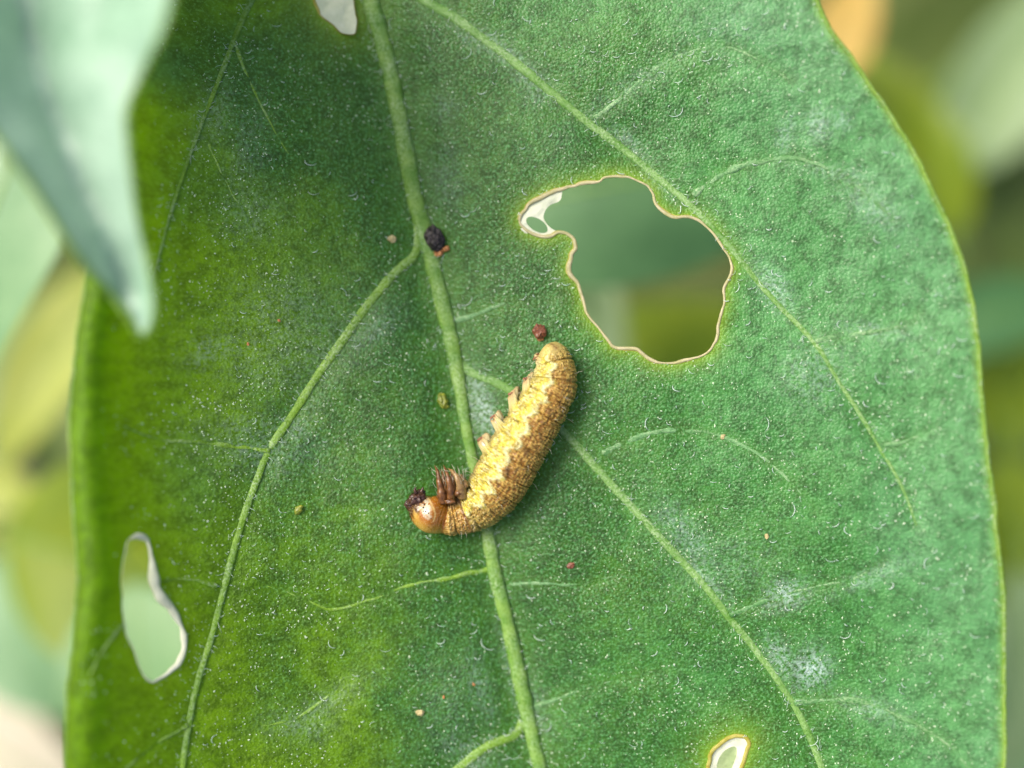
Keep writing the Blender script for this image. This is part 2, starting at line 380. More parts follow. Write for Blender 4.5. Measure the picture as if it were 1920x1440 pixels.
_lf = spline(LEFT, 200); _rt = spline(RIGHT, 200)[::-1]
def leftx(py): return np.interp(py, _lf[:, 1], _lf[:, 0])
def rightx(py): return np.interp(py, _rt[:, 1], _rt[:, 0])
def base_h(px, py):
    px = np.asarray(px, float); py = np.asarray(py, float)
    mx = midx(py); d = px - mx
    tl = np.clip(-d / np.maximum(mx - leftx(py), 200), 0, 1.1); tr = np.clip(d / np.maximum(rightx(py) - mx, 200), 0, 1.1)
    # the left half swings up and its margin rolls over, the right half rises gently
    uu = np.clip(tl - 0.93, 0, 0.08); hl = 0.10 * tl + 1.40 * np.minimum(tl, 0.93) ** 3.0 + 3.63 * uu - 47.0 * uu * uu
    hr = 0.38 * tr + 0.40 * tr ** 2
    h = np.where(d < 0, hl, hr)
    h = h - 0.10 * ((py - 720) / 900) ** 2 - 0.10 * np.clip((np.abs(py - 720) - 760) / 400, 0, 4) ** 2
    p = np.stack([px, py], -1)
    calm = 1 - 0.7 * np.exp(-(((px - 930) / 180) ** 2 + ((py - 830) / 230) ** 2))
    return h + calm * (0.075 * fbm(p / 420, 2, 31) + 0.03 * fbm(p / 130, 2, 41))

ALLV = np.vstack([MID[:, :2]] + [v[0] for v in VS])
ALLW = np.concatenate([np.full(len(MID), 30.0)] + [np.linspace(a, b, len(v)) for v, a, b, k in VS])
ALLG = np.concatenate([np.full(len(MID), 0.11)] + [np.full(len(v), {'vein': 0.035, 'minor': 0.014}[k]) for v, a, b, k in VS])
def leaf_h(px, py, wantd=False):
    px = np.atleast_1d(np.asarray(px, float)); py = np.atleast_1d(np.asarray(py, float))
    d, ix = dist_to(ALLV, px, py); nm = len(MID)
    d0, _ = dist_to(MID[:, :2], px, py); d1, i1 = dist_to(ALLV[nm:], px, py); s1 = ALLW[nm:][i1] * 1.5 + 6
    g0 = 0.11 * np.exp(-(d0 / 70) ** 2); g1 = ALLG[nm:][i1] * np.exp(-(d1 / s1) ** 2)
    h = base_h(px, py) - np.sqrt(g0 * g0 + g1 * g1)
    p = np.stack([px, py], -1)
    h = h + 0.012 * fbm(p / 42, 2, 51) * (1 - np.exp(-(d / 30) ** 2))
    return (h, d, ix) if wantd else h

def leaf_blade():
    pts = []
    step = 11
    gx, gy = np.meshgrid(np.arange(90, 1930, step), np.arange(-60, 1510, step)); gx = gx.astype(float); gy = gy.astype(float)
    gx[::2] += step / 2
    a = np.stack([gx.ravel(), gy.ravel()], -1)
    gx, gy = np.meshgrid(np.arange(90, 1930, 40), np.concatenate([np.arange(-500, -70, 40), np.arange(1530, 2560, 40)])); b = np.stack([gx.ravel(), gy.ravel()], -1).astype(float)
    g = np.vstack([a, b]); g += rng.uniform(-2, 2, g.shape)
    ok = inside(OUT, g[:, 0], g[:, 1])
    for h_ in HOLES: ok &= ~inside(h_, g[:, 0], g[:, 1])
    g = g[ok]
    loops = [OUT] + HOLES; lp = np.vstack(loops)
    d, _ = dist_to(lp, g[:, 0], g[:, 1]); g = g[d > 5]
    edges = []; k = 0
    for L in loops:
        edges += [(k + i, k + (i + 1) % len(L)) for i in range(len(L))]; k += len(L)
    P = np.vstack([lp, g])
    vo, eo, fo, *_ = delaunay_2d_cdt([Vector((x, y)) for x, y in P], edges, [], 0, 1e-4)
    vo = np.array([v[:] for v in vo]); fo = np.array([f for f in fo if len(f) == 3])
    c = vo[fo].mean(1); ok = inside(OUT, c[:, 0], c[:, 1])
    for h_ in HOLES: ok &= ~inside(h_, c[:, 0], c[:, 1])
    fo = fo[ok][:, ::-1]
    x, y = vo[:, 0], vo[:, 1]
    z, dv, ix = leaf_h(x, y, True)
    W3 = unp(x, y, z)
    vein = np.exp(-(dv / (ALLW[ix] * 0.9 + 4)) ** 2) * (ALLW[ix] / 30) ** 0.3
    dh, _ = dist_to(np.vstack(HOLES), x, y); dm, _ = dist_to(OUT, x, y)
    hole = np.exp(-(dh / 16) ** 1.2) + 0.8 * np.exp(-(dm / 9) ** 2)
    ds, _ = dist_to(np.vstack([TOP, SML, LOW]), x, y); hole = np.maximum(hole, 0.8 * np.exp(-(ds / 26)))
    pw = np.zeros(len(x))
    for cx, cy, rx, ry, a, s in [(905, 765, 19, 62, -0.25, 1.0), (1520, 1255, 34, 34, 0, 1.0), (1462, 1232, 18, 42, -0.5, 0.7), (1470, 1115, 40, 24, -0.3, 0.8), (1535, 235, 26, 28, 0, 0.55), (1580, 225, 16, 20, 0, 0.5), (1475, 250, 16, 40, 0.3, 0.4),
                                (1450, 545, 24, 50, -0.6, 0.6), (400, 655, 60, 32, -0.3, 0.45), (520, 580, 120, 70, 0, 0.25), (1000, 150, 20, 50, -0.9, 0.4), (1000, 1330, 24, 60, -0.2, 0.25), (400, 215, 40, 60, 0.3, 0.28), (460, 300, 40, 120, 0.1, 0.22),
                                (940, 95, 18, 60, -0.9, 0.45), (1010, 165, 22, 26, 0, 0.4), (880, 70, 14, 40, -0.9, 0.3), (1180, 265, 12, 50, -0.85, 0.35), (1240, 345, 12, 40, -0.85, 0.4), (840, 330, 30, 60, 0, 0.18), (830, 200, 30, 30, 0, 0.18), (1320, 1080, 16, 70, -0.75, 0.4), (900, 1290, 22, 70, -0.25, 0.3), (880, 1410, 60, 24, 0.4, 0.3), (960, 1250, 16, 90, -0.25, 0.35), (1640, 1080, 70, 18, -0.4, 0.35), (700, 620, 60, 30, -0.6, 0.25), (560, 800, 60, 30, -0.9, 0.3), (470, 400, 60, 60, 0, 0.25), (520, 640, 150, 110, 0, 0.25), (480, 830, 120, 60, 0.2, 0.3), (1640, 390, 60, 30, 0.6, 0.35), (1560, 320, 80, 14, 0.2, 0.3), (1640, 620, 60, 16, 0.1, 0.4), (1200, 150, 150, 20, -0.6, 0.2), (1350, 60, 100, 60, 0, 0.12),
                                (1290, 1010, 30, 80, -0.7, 0.4), (1530, 700, 60, 60, 0, 0.3), (600, 1330, 90, 24, -0.6, 0.3), (850, 1330, 60, 90, 0, 0.12), (1640, 1330, 80, 20, 0.3, 0.35), (560, 1360, 60, 30, 0, 0.3), (1360, 1060, 120, 60, 0, 0.15)]:
        ca, sa = math.cos(a), math.sin(a); u = (x - cx) * ca + (y - cy) * sa; v = -(x - cx) * sa + (y - cy) * ca
        pw = np.maximum(pw, s * np.exp(-((u / rx) ** 2 + (v / ry) ** 2)))
    pw *= 0.75 + 0.5 * fbm(np.stack([x, y], -1) / 18, 3, 61)
    nz = fbm(np.stack([x, y], -1) / 260, 3, 71); nz2 = fbm(np.stack([x, y], -1) / 120, 3, 72)
    yel = sstep(-110, -600, x - midx(y) + 240 * nz + 90 * nz2); far = sstep(0.62, 1.0, (midx(y) - x) / np.maximum(midx(y) - leftx(y), 200) + 0.12 * nz); far = np.maximum(far, sstep(0.45, 1.0, (x - midx(y)) / np.maximum(rightx(y) - midx(y), 200) + 0.25 * nz + 0.15 * nz2)); sky_sheen = sstep(30, 720, x - midx(y) + 260 * nz + 160 * nz2)  # masks of the painted light: left glow, bright margins, right sky sheen
    return W3, fo, dict(dat=np.stack([np.clip(vein, 0, 1), np.clip(hole, 0, 1), np.clip(pw, 0, 1)], -1), tone=np.stack([yel, sky_sheen, far], -1))

def on_leaf(px, py, off=0.0):
    z = leaf_h(px, py); return unp(np.atleast_1d(px), np.atleast_1d(py), z + off)

stem_top = unp(480, -900, -1.2); root = np.array([stem_top[0] - 1.5, stem_top[1] + 2.0, GZ])
leaf = thing('leaf', 'large green leaf full of bite holes with the caterpillar lying on it', 'leaf', tuple(unp(600, -470, base_h(600, -470))))
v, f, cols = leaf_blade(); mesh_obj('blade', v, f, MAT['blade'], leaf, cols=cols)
# midrib and veins, each a ridge of its own lying in its groove
def ridge(name, P, wid, mat, lift, flat):
    z = leaf_h(P[:, 0], P[:, 1]); W3 = unp(P[:, 0], P[:, 1], z); r = wid * 0.5 * PXC * (D - z) / D
    r = r * (1 + 0.10 * noise(np.stack([np.arange(len(r)) * 0.35, np.zeros(len(r))], -1), int(P[0, 0]) % 97))
    W3[:, 2] += r * lift
    v, f = tube(W3, r, 14, flat); v = v + 0.004 * (fbm(v * 9, 3, 6) * np.minimum(1, r.max() / 0.05))[:, None] * np.array([1, 1, 0.7]); return mesh_obj(name, v, f, mat, leaf)
mw = np.interp(MID[:, 1], [-640, -200, 0, 300, 500, 650, 750, 860, 1000, 1150, 1300, 1440, 2000, 2330], [40, 36, 33, 31, 30, 28, 23, 20, 25, 27, 29, 28, 16, 5])
i0 = np.searchsorted(MID[:, 1], -465); ridge('midrib', MID[i0:], mw[i0:], MAT['midrib'], 0.18, 0.62)
MAT['minor_y'] = mat_vein('minor_vein_left', (0.13, 0.28, 0.003), (0.20, 0.37, 0.015)); MAT['minor'] = mat_vein('minor_vein_right', (0.060, 0.20, 0.045), (0.13, 0.31, 0.11)); MAT['vein_r'] = mat_vein('side_vein_right', (0.085, 0.235, 0.022), (0.17, 0.34, 0.075))
for P, a, b, k in VS:
    right = P[len(P) // 2, 0] > midx(P[len(P) // 2, 1])
    if k == 'minor':
        z = leaf_h(P[:, 0], P[:, 1]); W3 = unp(P[:, 0], P[:, 1], z); r = np.linspace(a, b * 0.6, len(P)) * 0.5 * PXC
        W3[:, 2] += r * (-0.30 + 0.55 * fbm(P / 26, 2, 14)) ; W3[:, :2] += 0.008 * np.stack([noise(P / 22, 3), noise(P / 22, 4)], -1)
        v, f = tube(W3, r * (1 + 0.3 * noise(P / 17, 9)), 10, 0.5); mesh_obj('minor_vein', v, f, MAT['minor' if right else 'minor_y'], leaf); continue
    if right: ridge('side_vein', P, np.linspace(a, b, len(P)), MAT['vein_r'], -0.12, 0.5); continue
    ridge('side_vein' if k == 'vein' else 'minor_vein', P, np.linspace(a, b, len(P)), MAT[k], -0.1 if k == 'vein' else -0.30, 0.5 if k == 'vein' else 0.5)
# dried rims round the bite holes, the thickened margin and the thin skins left in the holes
def rim(name, L, wid, mat, off=0.0, shift=None, flat=0.6):
    L = np.vstack([L, L[:1]]) if shift is None else L
    z = leaf_h(L[:, 0], L[:, 1]) + off; W3 = unp(L[:, 0], L[:, 1], z)
    v, f = tube(W3, wid * 0.5 * PXC * (D - z) / D, 8, flat); return mesh_obj(name, v, f, mat, leaf)
m_ = len(BIG); tt = np.arange(m_ + 1) / m_
bw = 5.0 + 1.8 * noise(np.stack([tt * 40, tt * 0], -1), 5) + 3.0 * np.exp(-((tt - 0.86) / 0.1) ** 2) + 2.0 * np.exp(-((tt - 0.05) / 0.06) ** 2)
rim('hole_rim', BIG, bw, MAT['rim'], 0.004)
cen = BIG.mean(0); gold = BIG + (BIG - cen) / np.linalg.norm(BIG - cen, axis=1, keepdims=True) * 3.0
rim('hole_edge', gold, np.clip(bw[:] * 0.8, 2, 8), MAT['rimgold'], -0.006)
tq = np.arange(121) / 120; lw = 2.5 + 26 * np.exp(-((tq - 0.20) / 0.10) ** 2) + 13 * np.exp(-((tq - 0.42) / 0.10) ** 2) + 9 * np.exp(-((tq - 0.03) / 0.05) ** 2); lw *= 1 + 0.35 * noise(np.stack([tq * 30, tq * 0], -1), 77)
rim('hole_rim', LOW, lw * 0.8, MAT['membrane'], 0.0)
rim('hole_rim', TOP, 6, MAT['rimgold'], 0.0); rim('hole_rim', SML, 8, MAT['rimgold'], 0.0)
oi = OUT; rim('margin', oi, 8, MAT['margin'], 0.0, flat=0.8)

def skin(name, outer, holes, step, off, sag):
    k = 0; e = []; loops = [outer] + holes
    for L in loops: e += [(k + i, k + (i + 1) % len(L)) for i in range(len(L))]; k += len(L)
    lo, hi = outer.min(0), outer.max(0); gx, gy = np.meshgrid(np.arange(lo[0], hi[0], step), np.arange(lo[1], hi[1], step)); g = np.stack([gx.ravel(), gy.ravel()], -1)
    ok = inside(outer, g[:, 0], g[:, 1])
    for h_ in holes: ok &= ~inside(h_, g[:, 0], g[:, 1])
    g = g[ok]; lp = np.vstack(loops); d, _ = dist_to(lp, g[:, 0], g[:, 1]); g = g[d > step * 0.4]
    vo, eo, fo, *_ = delaunay_2d_cdt([Vector(p) for p in np.vstack([lp, g]).tolist()], e, [], 0, 1e-4)
    vo = np.array([q[:] for q in vo]); fo = np.array([q for q in fo if len(q) == 3]); c = vo[fo].mean(1)
    ok = inside(outer, c[:, 0], c[:, 1])
    for h_ in holes: ok &= ~inside(h_, c[:, 0], c[:, 1])
    d, _ = dist_to(outer, vo[:, 0], vo[:, 1]); z = base_h(vo[:, 0], vo[:, 1]) + off - sag * (1 - np.exp(-d / 10)) + 0.02 * fbm(vo / 12, 2, 8)
    return mesh_obj(name, unp(vo[:, 0], vo[:, 1], z), fo[ok][:, ::-1].copy(), MAT['membrane'], leaf)
th = np.linspace(0, 2 * np.pi, 28, endpoint=False); ca, sa = math.cos(0.55), math.sin(0.55)
oval = np.stack([940 + 240 / 3.6 + (82 * np.cos(th) * ca - 42 * np.sin(th) * sa) / 3.6, 310 + 402 / 3.6 + (82 * np.cos(th) * sa + 42 * np.sin(th) * ca) / 3.6], -1)
mem = np.array(z1([(98, 374), (132, 292), (196, 230), (286, 184), (400, 148), (405, 215), (385, 245), (335, 265), (300, 300), (285, 350), (310, 400), (360, 438), (410, 450), (398, 470), (352, 494), (288, 500), (198, 480), (132, 432)], 940, 310, 3.6))
skin('dry_membrane', closed_spline(mem, 80), [oval], 5, -0.006, 0.0)
skin('dry_membrane', TOP, [], 8, -0.006, 0.02)
cs = SML.mean(0); inner = closed_spline([(1344, 1440), (1349, 1420), (1362, 1405), (1378, 1400), (1382, 1412), (1374, 1436), (1364, 1462), (1348, 1466)], 40)
skin('dry_membrane', SML, [inner], 6, -0.012, 0.03); _mm = MAT['membrane']; MAT['membrane'] = mat_simple('green_membrane', (0.42, 0.55, 0.26), (0.52, 0.64, 0.34), 0.55, 8, tr=0.5, bump=0.02); skin('green_membrane', inner, [], 6, -0.04, 0.01); MAT['membrane'] = _mm
# stalk down to the ground
bt = unp(600, -470, leaf_h(600, -470)[0]); b2 = unp(575, -560, leaf_h(600, -480)[0] - 0.15)
P = spline(np.array([bt + (0.05, -0.3, 0), bt, b2, stem_top, (stem_top + root) / 2 + (-0.3, 0.6, 2), root - (0, 0, 0.6)]), 50)
v, f = tube(P, np.linspace(0.09, 0.17, 50), 10); mesh_obj('petiole', v, f, MAT['midrib'], leaf)

def hairs_and_dust():
    parts = []; r = np.random.default_rng(3)
    def free(px, py):
        ok = inside(OUT, px, py)
        for h_ in HOLES: ok &= ~inside(h_, px, py)
        return ok
    # curled hairs lying on the blade
    n = 1700; px = r.uniform(150, 1880, n); py = r.uniform(0, 1440, n)
    dens = np.where(px > midx(py), 1.0, 0.55) * (0.35 + 0.9 * np.clip(noise(np.stack([px, py], -1) / 160, 15) + 0.4, 0, 1)) * sstep(180, 520, px)
    ok = free(px, py) & (r.random(n) < dens); px, py = px[ok], py[ok]
    for x, y in zip(px, py):
        R = min(16, math.exp(r.normal(1.75, 0.45))); a0 = r.normal(math.pi / 2, 0.9); sp = r.uniform(0.35, 1.25)
        a = np.linspace(a0 - sp, a0 + sp, 6); q = np.stack([x + R * np.cos(a) * r.uniform(0.8, 1.4), y + R * np.sin(a)], -1)
        z = base_h(q[:, 0], q[:, 1]) + 0.012; d = leaf_h(q[:, 0], q[:, 1]); W3 = unp(q[:, 0], q[:, 1], d + 0.004 + 0.012 * np.sin(np.linspace(0, 3.1, 6)))
        parts.append(tube(W3, r.uniform(0.0014, 0.0036) * np.array([0.4, 0.9, 1, 1, 0.9, 0.4]), 4))
    # short hairs standing along the midrib and the larger veins
    for P, wd, num in [(MID[i0:], 30, 420)] + [(q[0], (q[1] + q[2]) / 2, 110) for q in VS if q[3] == 'vein']:
        for k in range(num):
            i = r.integers(1, len(P) - 1); t = P[i + 1] - P[i - 1] if i + 1 < len(P) else P[i] - P[i - 1]; t = t / np.linalg.norm(t); nn = np.array([-t[1], t[0]]) * r.choice([-1, 1])
            b = P[i] + nn * wd * r.uniform(0.25, 0.55); ln = r.uniform(5, 15); e = b + nn * ln * r.uniform(0.3, 1) + t * r.normal(0, 0.5) * ln
            if not (0 < b[1] < 1440): continue
            q = np.stack([b, (b + e) / 2 + r.normal(0, 1, 2), e]); d = leaf_h(q[:, 0], q[:, 1])
            W3 = unp(q[:, 0], q[:, 1], d + np.array([0.02, 0.05, 0.05]) * r.uniform(0.5, 1.3)); parts.append(tube(W3, np.array([0.0028, 0.0022, 0.001]), 3))
    v, f = join(parts); o = mesh_obj('hairs', v, f, MAT['hair'], leaf); o['kind'] = 'stuff'
    # pale grains of dust
    v0, f0 = ico(1); n = 26000; px = r.uniform(140, 1880, n); py = r.uniform(0, 1440, n)
    dens = np.clip(0.15 + 1.1 * np.clip(fbm(np.stack([px, py], -1) / 110, 3, 17) + 0.15, 0, 1), 0, 1) * sstep(150, 480, px)
    # thicker along the veins
    dv, _ = dist_to(ALLV, px, py); dens = np.clip(dens + 0.5 * np.exp(-(dv / 35) ** 2), 0, 1) * sstep(2, 10, dv)
    ok = free(px, py) & (r.random(n) < dens); px, py = px[ok], py[ok]; h = leaf_h(px, py)
    oct_v = np.array([(1, 0, 0), (-1, 0, 0), (0, 1, 0), (0, -1, 0), (0, 0, 1), (0, 0, -1)], float)
    oct_f = np.array([(0, 2, 4), (2, 1, 4), (1, 3, 4), (3, 0, 4), (2, 0, 5), (1, 2, 5), (3, 1, 5), (0, 3, 5)])
    c = unp(px, py, h + 0.002); sz = np.minimum(0.0085, np.exp(r.normal(math.log(0.0046), 0.4, len(px)))); an = r.uniform(0, 6.28, len(px)); el = r.uniform(0.6, 1.9, len(px))
    ov = oct_v[None] * np.stack([sz * el, sz, sz * 0.7], -1)[:, None]; ca, sa = np.cos(an)[:, None], np.sin(an)[:, None]
    ov = np.stack([ov[..., 0] * ca - ov[..., 1] * sa, ov[..., 0] * sa + ov[..., 1] * ca, ov[..., 2]], -1) + c[:, None]
    F = (oct_f[None] + (np.arange(len(px)) * 6)[:, None, None]).reshape(-1, 3)
    o = mesh_obj('dust', ov.reshape(-1, 3), F, MAT['dust'], leaf, smooth=False); o['kind'] = 'stuff'
hairs_and_dust()

# ------------------------------------------------------------------ the caterpillar
def caterpillar():
    zx = lambda a: 720 + a / 3.274; zy = lambda b: 600 + b / 3.274
    C = [(1001, 148, 6), (1004, 153, 34), (1012, 166, 62), (1024, 190, 82), (1036, 222, 99), (1050, 295, 120), (1042, 395, 138), (988, 505, 150), (932, 600, 158), (875, 703, 164), (813, 805, 171), (750, 918, 176),
         (690, 1020, 170), (625, 1100, 156), (545, 1170, 134), (485, 1198, 112), (440, 1212, 106), (405, 1217, 104), (388, 1217, 97), (372, 1214, 100), (345, 1208, 110), (295, 1192, 118), (245, 1165, 106), (212, 1132, 80), (190, 1106, 48), (180, 1094, 8)]
    A = np.array([(zx(a), zy(b), h / 3.274) for a, b, h in C])
    n = 620; sp = spline(A, n); hw = np.maximum(sp[:, 2], 1.2)
    r = hw * PXC * 0.975
    base = leaf_h(sp[:, 0], sp[:, 1]); smooth = np.convolve(np.pad(base, 40, 'edge'), np.ones(81) / 81, 'valid')
    zc = smooth + np.maximum(r * 0.93, 0.14)
    P = unp(sp[:, 0], sp[:, 1], zc)
    # head tips down to the leaf
    s = np.concatenate([[0], np.cumsum(np.linalg.norm(np.diff(P, axis=0), axis=1))])
    T = np.gradient(P, axis=0); T[:, 2] = 0; T /= np.linalg.norm(T, axis=1, keepdims=True)
    for _ in range(12): T = np.vstack([T[:1], (T[:-2] + 2 * T[1:-1] + T[2:]) / 4, T[-1:]])
    T /= np.linalg.norm(T, axis=1, keepdims=True)
    R_ = np.stack([-T[:, 1], T[:, 0], np.zeros(n)], -1)            # towards the back of the animal
    m = 160; ph = np.linspace(-np.pi, np.pi, m, endpoint=False)   # 0 = up, + = back, - = belly
    Sg, Ph = np.meshgrid(s, ph, indexing='ij')
    sneck = np.interp(388, [-x for x, _, _ in C][::-1] if False else [0, 1], [0, 1])
    kneck = int(np.argmin(np.hypot(sp[:, 0] - zx(388), sp[:, 1] - zy(1217)))); sneck = s[kneck]
    head = sstep(sneck - 0.004, sneck + 0.01, Sg)
    body = 1 - head
    seg = sneck / 12.6; x = (Sg - 0.02) / seg; fr = x - np.floor(x)
    N3 = np.stack([Sg * 9, np.cos(Ph) * 2.2, np.sin(Ph) * 2.2], -1)
    wob = 0.06 * noise(N3 * 0.5, 2)
    fr = np.mod(x + wob, 1.0); gr = np.minimum(fr, 1 - fr)
    tailf = sstep(0.02, 0.16, Sg)
    disp = -0.011 * np.exp(-(gr / 0.05) ** 2) * body * tailf
    ann = np.mod((x + wob) * 5, 1.0); an_ = np.minimum(ann, 1 - ann)
    disp += -0.0050 * np.exp(-(an_ / 0.18) ** 2) * body * tailf
    disp += 0.006 * np.sin(np.pi * fr) * body * tailf
    fine = fbm(np.stack([Sg * 26, np.cos(Ph) * 7, np.sin(Ph) * 7], -1), 3, 12)
    gran = noise(np.stack([Sg * 62, np.cos(Ph) * 16, np.sin(Ph) * 16], -1), 19)
    j1 = noise(np.stack([Sg * 10, Ph * 3, Ph * 0], -1), 101); j2_ = noise(np.stack([Sg * 6, Ph * 4, Ph * 0], -1), 102)
    weave = 0.5 * np.cos(2 * np.pi * (Sg / 0.026 + 0.9 * j1)) + 0.5 * np.cos(2 * np.pi * (np.degrees(Ph) / 8.5 + 1.1 * j2_))
    disp += 0.0045 * weave * body * tailf * sstep(-0.3, 0.3, Ph)
    disp += (0.009 * fine + 0.0055 * gran) * body * tailf
    # side fold: a bulging lateral line with a crease below it
    phd = np.degrees(Ph)
    lat = -5 + 8 * np.sin(2 * np.pi * x + 0.4) + 7 * noise(np.stack([Sg * 8, Sg * 0], -1), 33)
    disp += body * tailf * (0.014 * np.exp(-((phd - lat + 8) / 9) ** 2) - 0.012 * np.exp(-((phd - lat + 27) / 7) ** 2) + 0.010 * np.exp(-((phd - lat + 45) / 12) ** 2))
    # transverse folds in the yellow side
    disp += body * tailf * 0.022 * np.exp(-((phd + 40) / 28) ** 2) * fbm(np.stack([Sg * 20, Ph * 2.5, Ph * 0], -1), 2, 44)
    # head capsule: seams
    hs = (Sg - sneck)
    disp += -0.006 * head * np.exp(-((hs - 0.07) / 0.008) ** 2) * np.exp(-((phd + 20) / 40) ** 2)
    disp += 0.0035 * head * fbm(np.stack([Sg * 7, np.cos(Ph) * 3, np.sin(Ph) * 3], -1), 2, 3)
    rr = r[:, None] + disp
    cosx = np.cos(Ph); low = np.where(cosx < 0, 1 - 0.10 * cosx ** 2, 1.0)
    Vt = P[:, None] + rr[..., None] * (np.sin(Ph)[..., None] * R_[:, None] + (cosx * low)[..., None] * np.array([0, 0, 1.0]))
    # stubby false legs, pulled out of the same skin
    tips = [(872, 372), (783, 465), (676, 605), (596, 742)]; bases = [(925, 470), (840, 575), (752, 700), (668, 822)]
    prol = np.zeros_like(Sg); tipm = np.zeros_like(Sg); tip_pts = []
    for (tx, ty), (bx, by) in zip(tips, bases):
        for side in (1, -1):
            pc = math.radians(-72 if side > 0 else -128); off = 0 if side > 0 else 9
            k = int(np.argmin(np.hypot(sp[:, 0] - zx(bx + 105), sp[:, 1] - zy(by + 45))))
            tgt = unp(zx(tx) + off, zy(ty) - off * 0.6, smooth[k] + (0.23 if side > 0 else 0.06))
            q0 = P[k] + r[k] * (math.sin(pc) * R_[k] + math.cos(pc) * np.array([0, 0, 1.0]))
            dvec = (tgt - q0) * 1.14
            ds = (Sg - s[k]); da = (Ph - pc) * r[k]
            q = np.sqrt(ds ** 2 + da ** 2 * 0.9); pl = sstep(0.064, 0.044, q)
            squeeze = pl * 0.0
            cur = Vt - (q0)
            # inside the plateau the skin becomes a leg with a flat sole
            Vt = Vt + pl[..., None] * dvec + (pl * (1 - pl))[..., None] * 0.0
            foot = sstep(0.90, 1.0, pl)
            prol = np.maximum(prol, sstep(0.05, 0.5, pl)); tipm = np.maximum(tipm, sstep(0.86, 1.0, pl))
            tip_pts.append((q0 + dvec, dvec / np.linalg.norm(dvec), side))
    # last pair at the tail
    for side in (1, -1):
        k = int(np.argmin(np.hypot(sp[:, 0] - zx(1040), sp[:, 1] - zy(235)))); pc = math.radians(-70 if side > 0 else -130)
        q0 = P[k] + r[k] * (math.sin(pc) * R_[k] + math.cos(pc) * np.array([0, 0, 1.0])); tgt = unp(zx(935), zy(240 + (0 if side > 0 else -25)), smooth[k] + (0.14 if side > 0 else 0.04)); dvec = tgt - q0
        q = np.sqrt((Sg - s[k]) ** 2 + ((Ph - pc) * r[k]) ** 2); pl = sstep(0.085, 0.02, q)
        Vt = Vt + pl[..., None] * dvec; prol = np.maximum(prol, sstep(0.05, 0.5, pl) * 0.8); tipm = np.maximum(tipm, sstep(0.8, 1, pl))
        tip_pts.append((q0 + dvec, dvec / np.linalg.norm(dvec), side))
    # ---- colour of the skin
    def L(c): return np.array(lin(*c)) * 0.62
    mixc = lambda a, b, t: a * (1 - t[..., None]) + b * t[..., None]
    one = np.ones(Sg.shape + (3,))
    tan, brown, dark = one * L((232, 188, 88)), one * L((160, 106, 22)), one * L((92, 54, 8))
    yel, cream, pale, oliv = one * L((232, 214, 88)), one * L((255, 248, 184)), one * L((224, 206, 132)), one * L((138, 112, 22))
    g2 = noise(np.stack([Sg * 48, Ph * 5.2, Ph * 0], -1), 91); g3 = noise(np.stack([Sg * 90, Ph * 12, Ph * 0], -1), 92); g4 = noise(np.stack([Sg * 14, Ph * 7, Ph * 0], -1), 93)
    lines = np.sin(phd / 5.2 * 1.0 + 2.0 * noise(np.stack([Sg * 7, Ph * 2, Ph * 0], -1), 95))
    dors = mixc(brown, tan, sstep(-0.35, 0.45, gran * 0.55 + g2 * 0.35 + 0.75 * weave))
    dors = mixc(dors, dark, 0.75 * sstep(0.1, 0.5, g4 + 0.4 * noise(np.stack([Sg * 5, Ph * 2, Ph * 0], -1), 96)) * np.exp(-((phd - lat - 16) / 20) ** 2))
    dors = mixc(dors, dark, 0.25 * np.exp(-(an_ / 0.12) ** 2)); dors = mixc(dors, dark, 0.45 * np.exp(-(gr / 0.03) ** 2))
    front = sstep(sneck * 0.70, sneck * 0.92, Sg); rear = sstep(0.45, 0.1, Sg)
    dors = mixc(dors, mixc(one * L((150, 125, 40)), one * L((226, 205, 110)), sstep(-0.2, 0.4, gran * 0.7 + g3 * 0.5)), 0.75 * np.maximum(front * 0.9, rear * 0.8))
    side_ = mixc(yel, cream, sstep(0.0, 0.5, g3 * 0.6 + gran * 0.6)); side_ = mixc(side_, oliv, 0.62 * sstep(0.14, 0.46, g2 * 0.7 - gran * 0.6 + 0.08)); side_ = mixc(side_, oliv, 0.7 * np.exp(-(np.abs(fbm(np.stack([Sg * 16, Ph * 3.2, Ph * 0], -1), 2, 144)) / 0.05) ** 2)); side_ = mixc(side_, oliv, 0.5 * np.exp(-(gr / 0.035) ** 2))
    side_ = mixc(side_, cream, 0.9 * np.exp(-((phd - lat + 6) / 6) ** 2) * sstep(-0.4, 0.2, g4 + 0.2))
    side_ = mixc(side_, one * L((240, 222, 60)), 0.6 * np.exp(-((phd - lat + 26) / 6) ** 2))
    bel = mixc(pale, cream, 0.3 * sstep(0, 0.5, g2))
    jag = 5 * g2 + 4 * g4
    c = mixc(side_, dors, sstep(-3, 3, phd - lat + jag)); c = mixc(c, bel, sstep(-58, -74, phd + jag * 0.7))
    c = mixc(c, one * L((232, 218, 160)), 0.9 * prol); c = mixc(c, one * L((190, 90, 60)), 0.38 * tipm)
    c = np.where((phd > 165)[..., None], bel, c)
    # tail plate
    c = mixc(c, one * L((228, 205, 120)), 0.8 * sstep(0.16, 0.05, Sg))
    c = mixc(c, one * L((120, 72, 20)), 0.7 * np.exp(-((phd - 25) / 14) ** 2) * sstep(0.11, 0.07, Sg))
    # brown front ring and thorax
    pro = sstep(sneck - 0.21, sneck - 0.17, Sg) * body
    c = mixc(c, mixc(one * L((180, 128, 44)), one * L((226, 188, 100)), sstep(-0.2, 0.4, gran + 0.4 * g3)), pro * 0.95)
    c = mixc(c, one * L((110, 52, 14)), 0.8 * np.exp(-((Sg - sneck + 0.185) / 0.012) ** 2) + 0.0 * Sg)
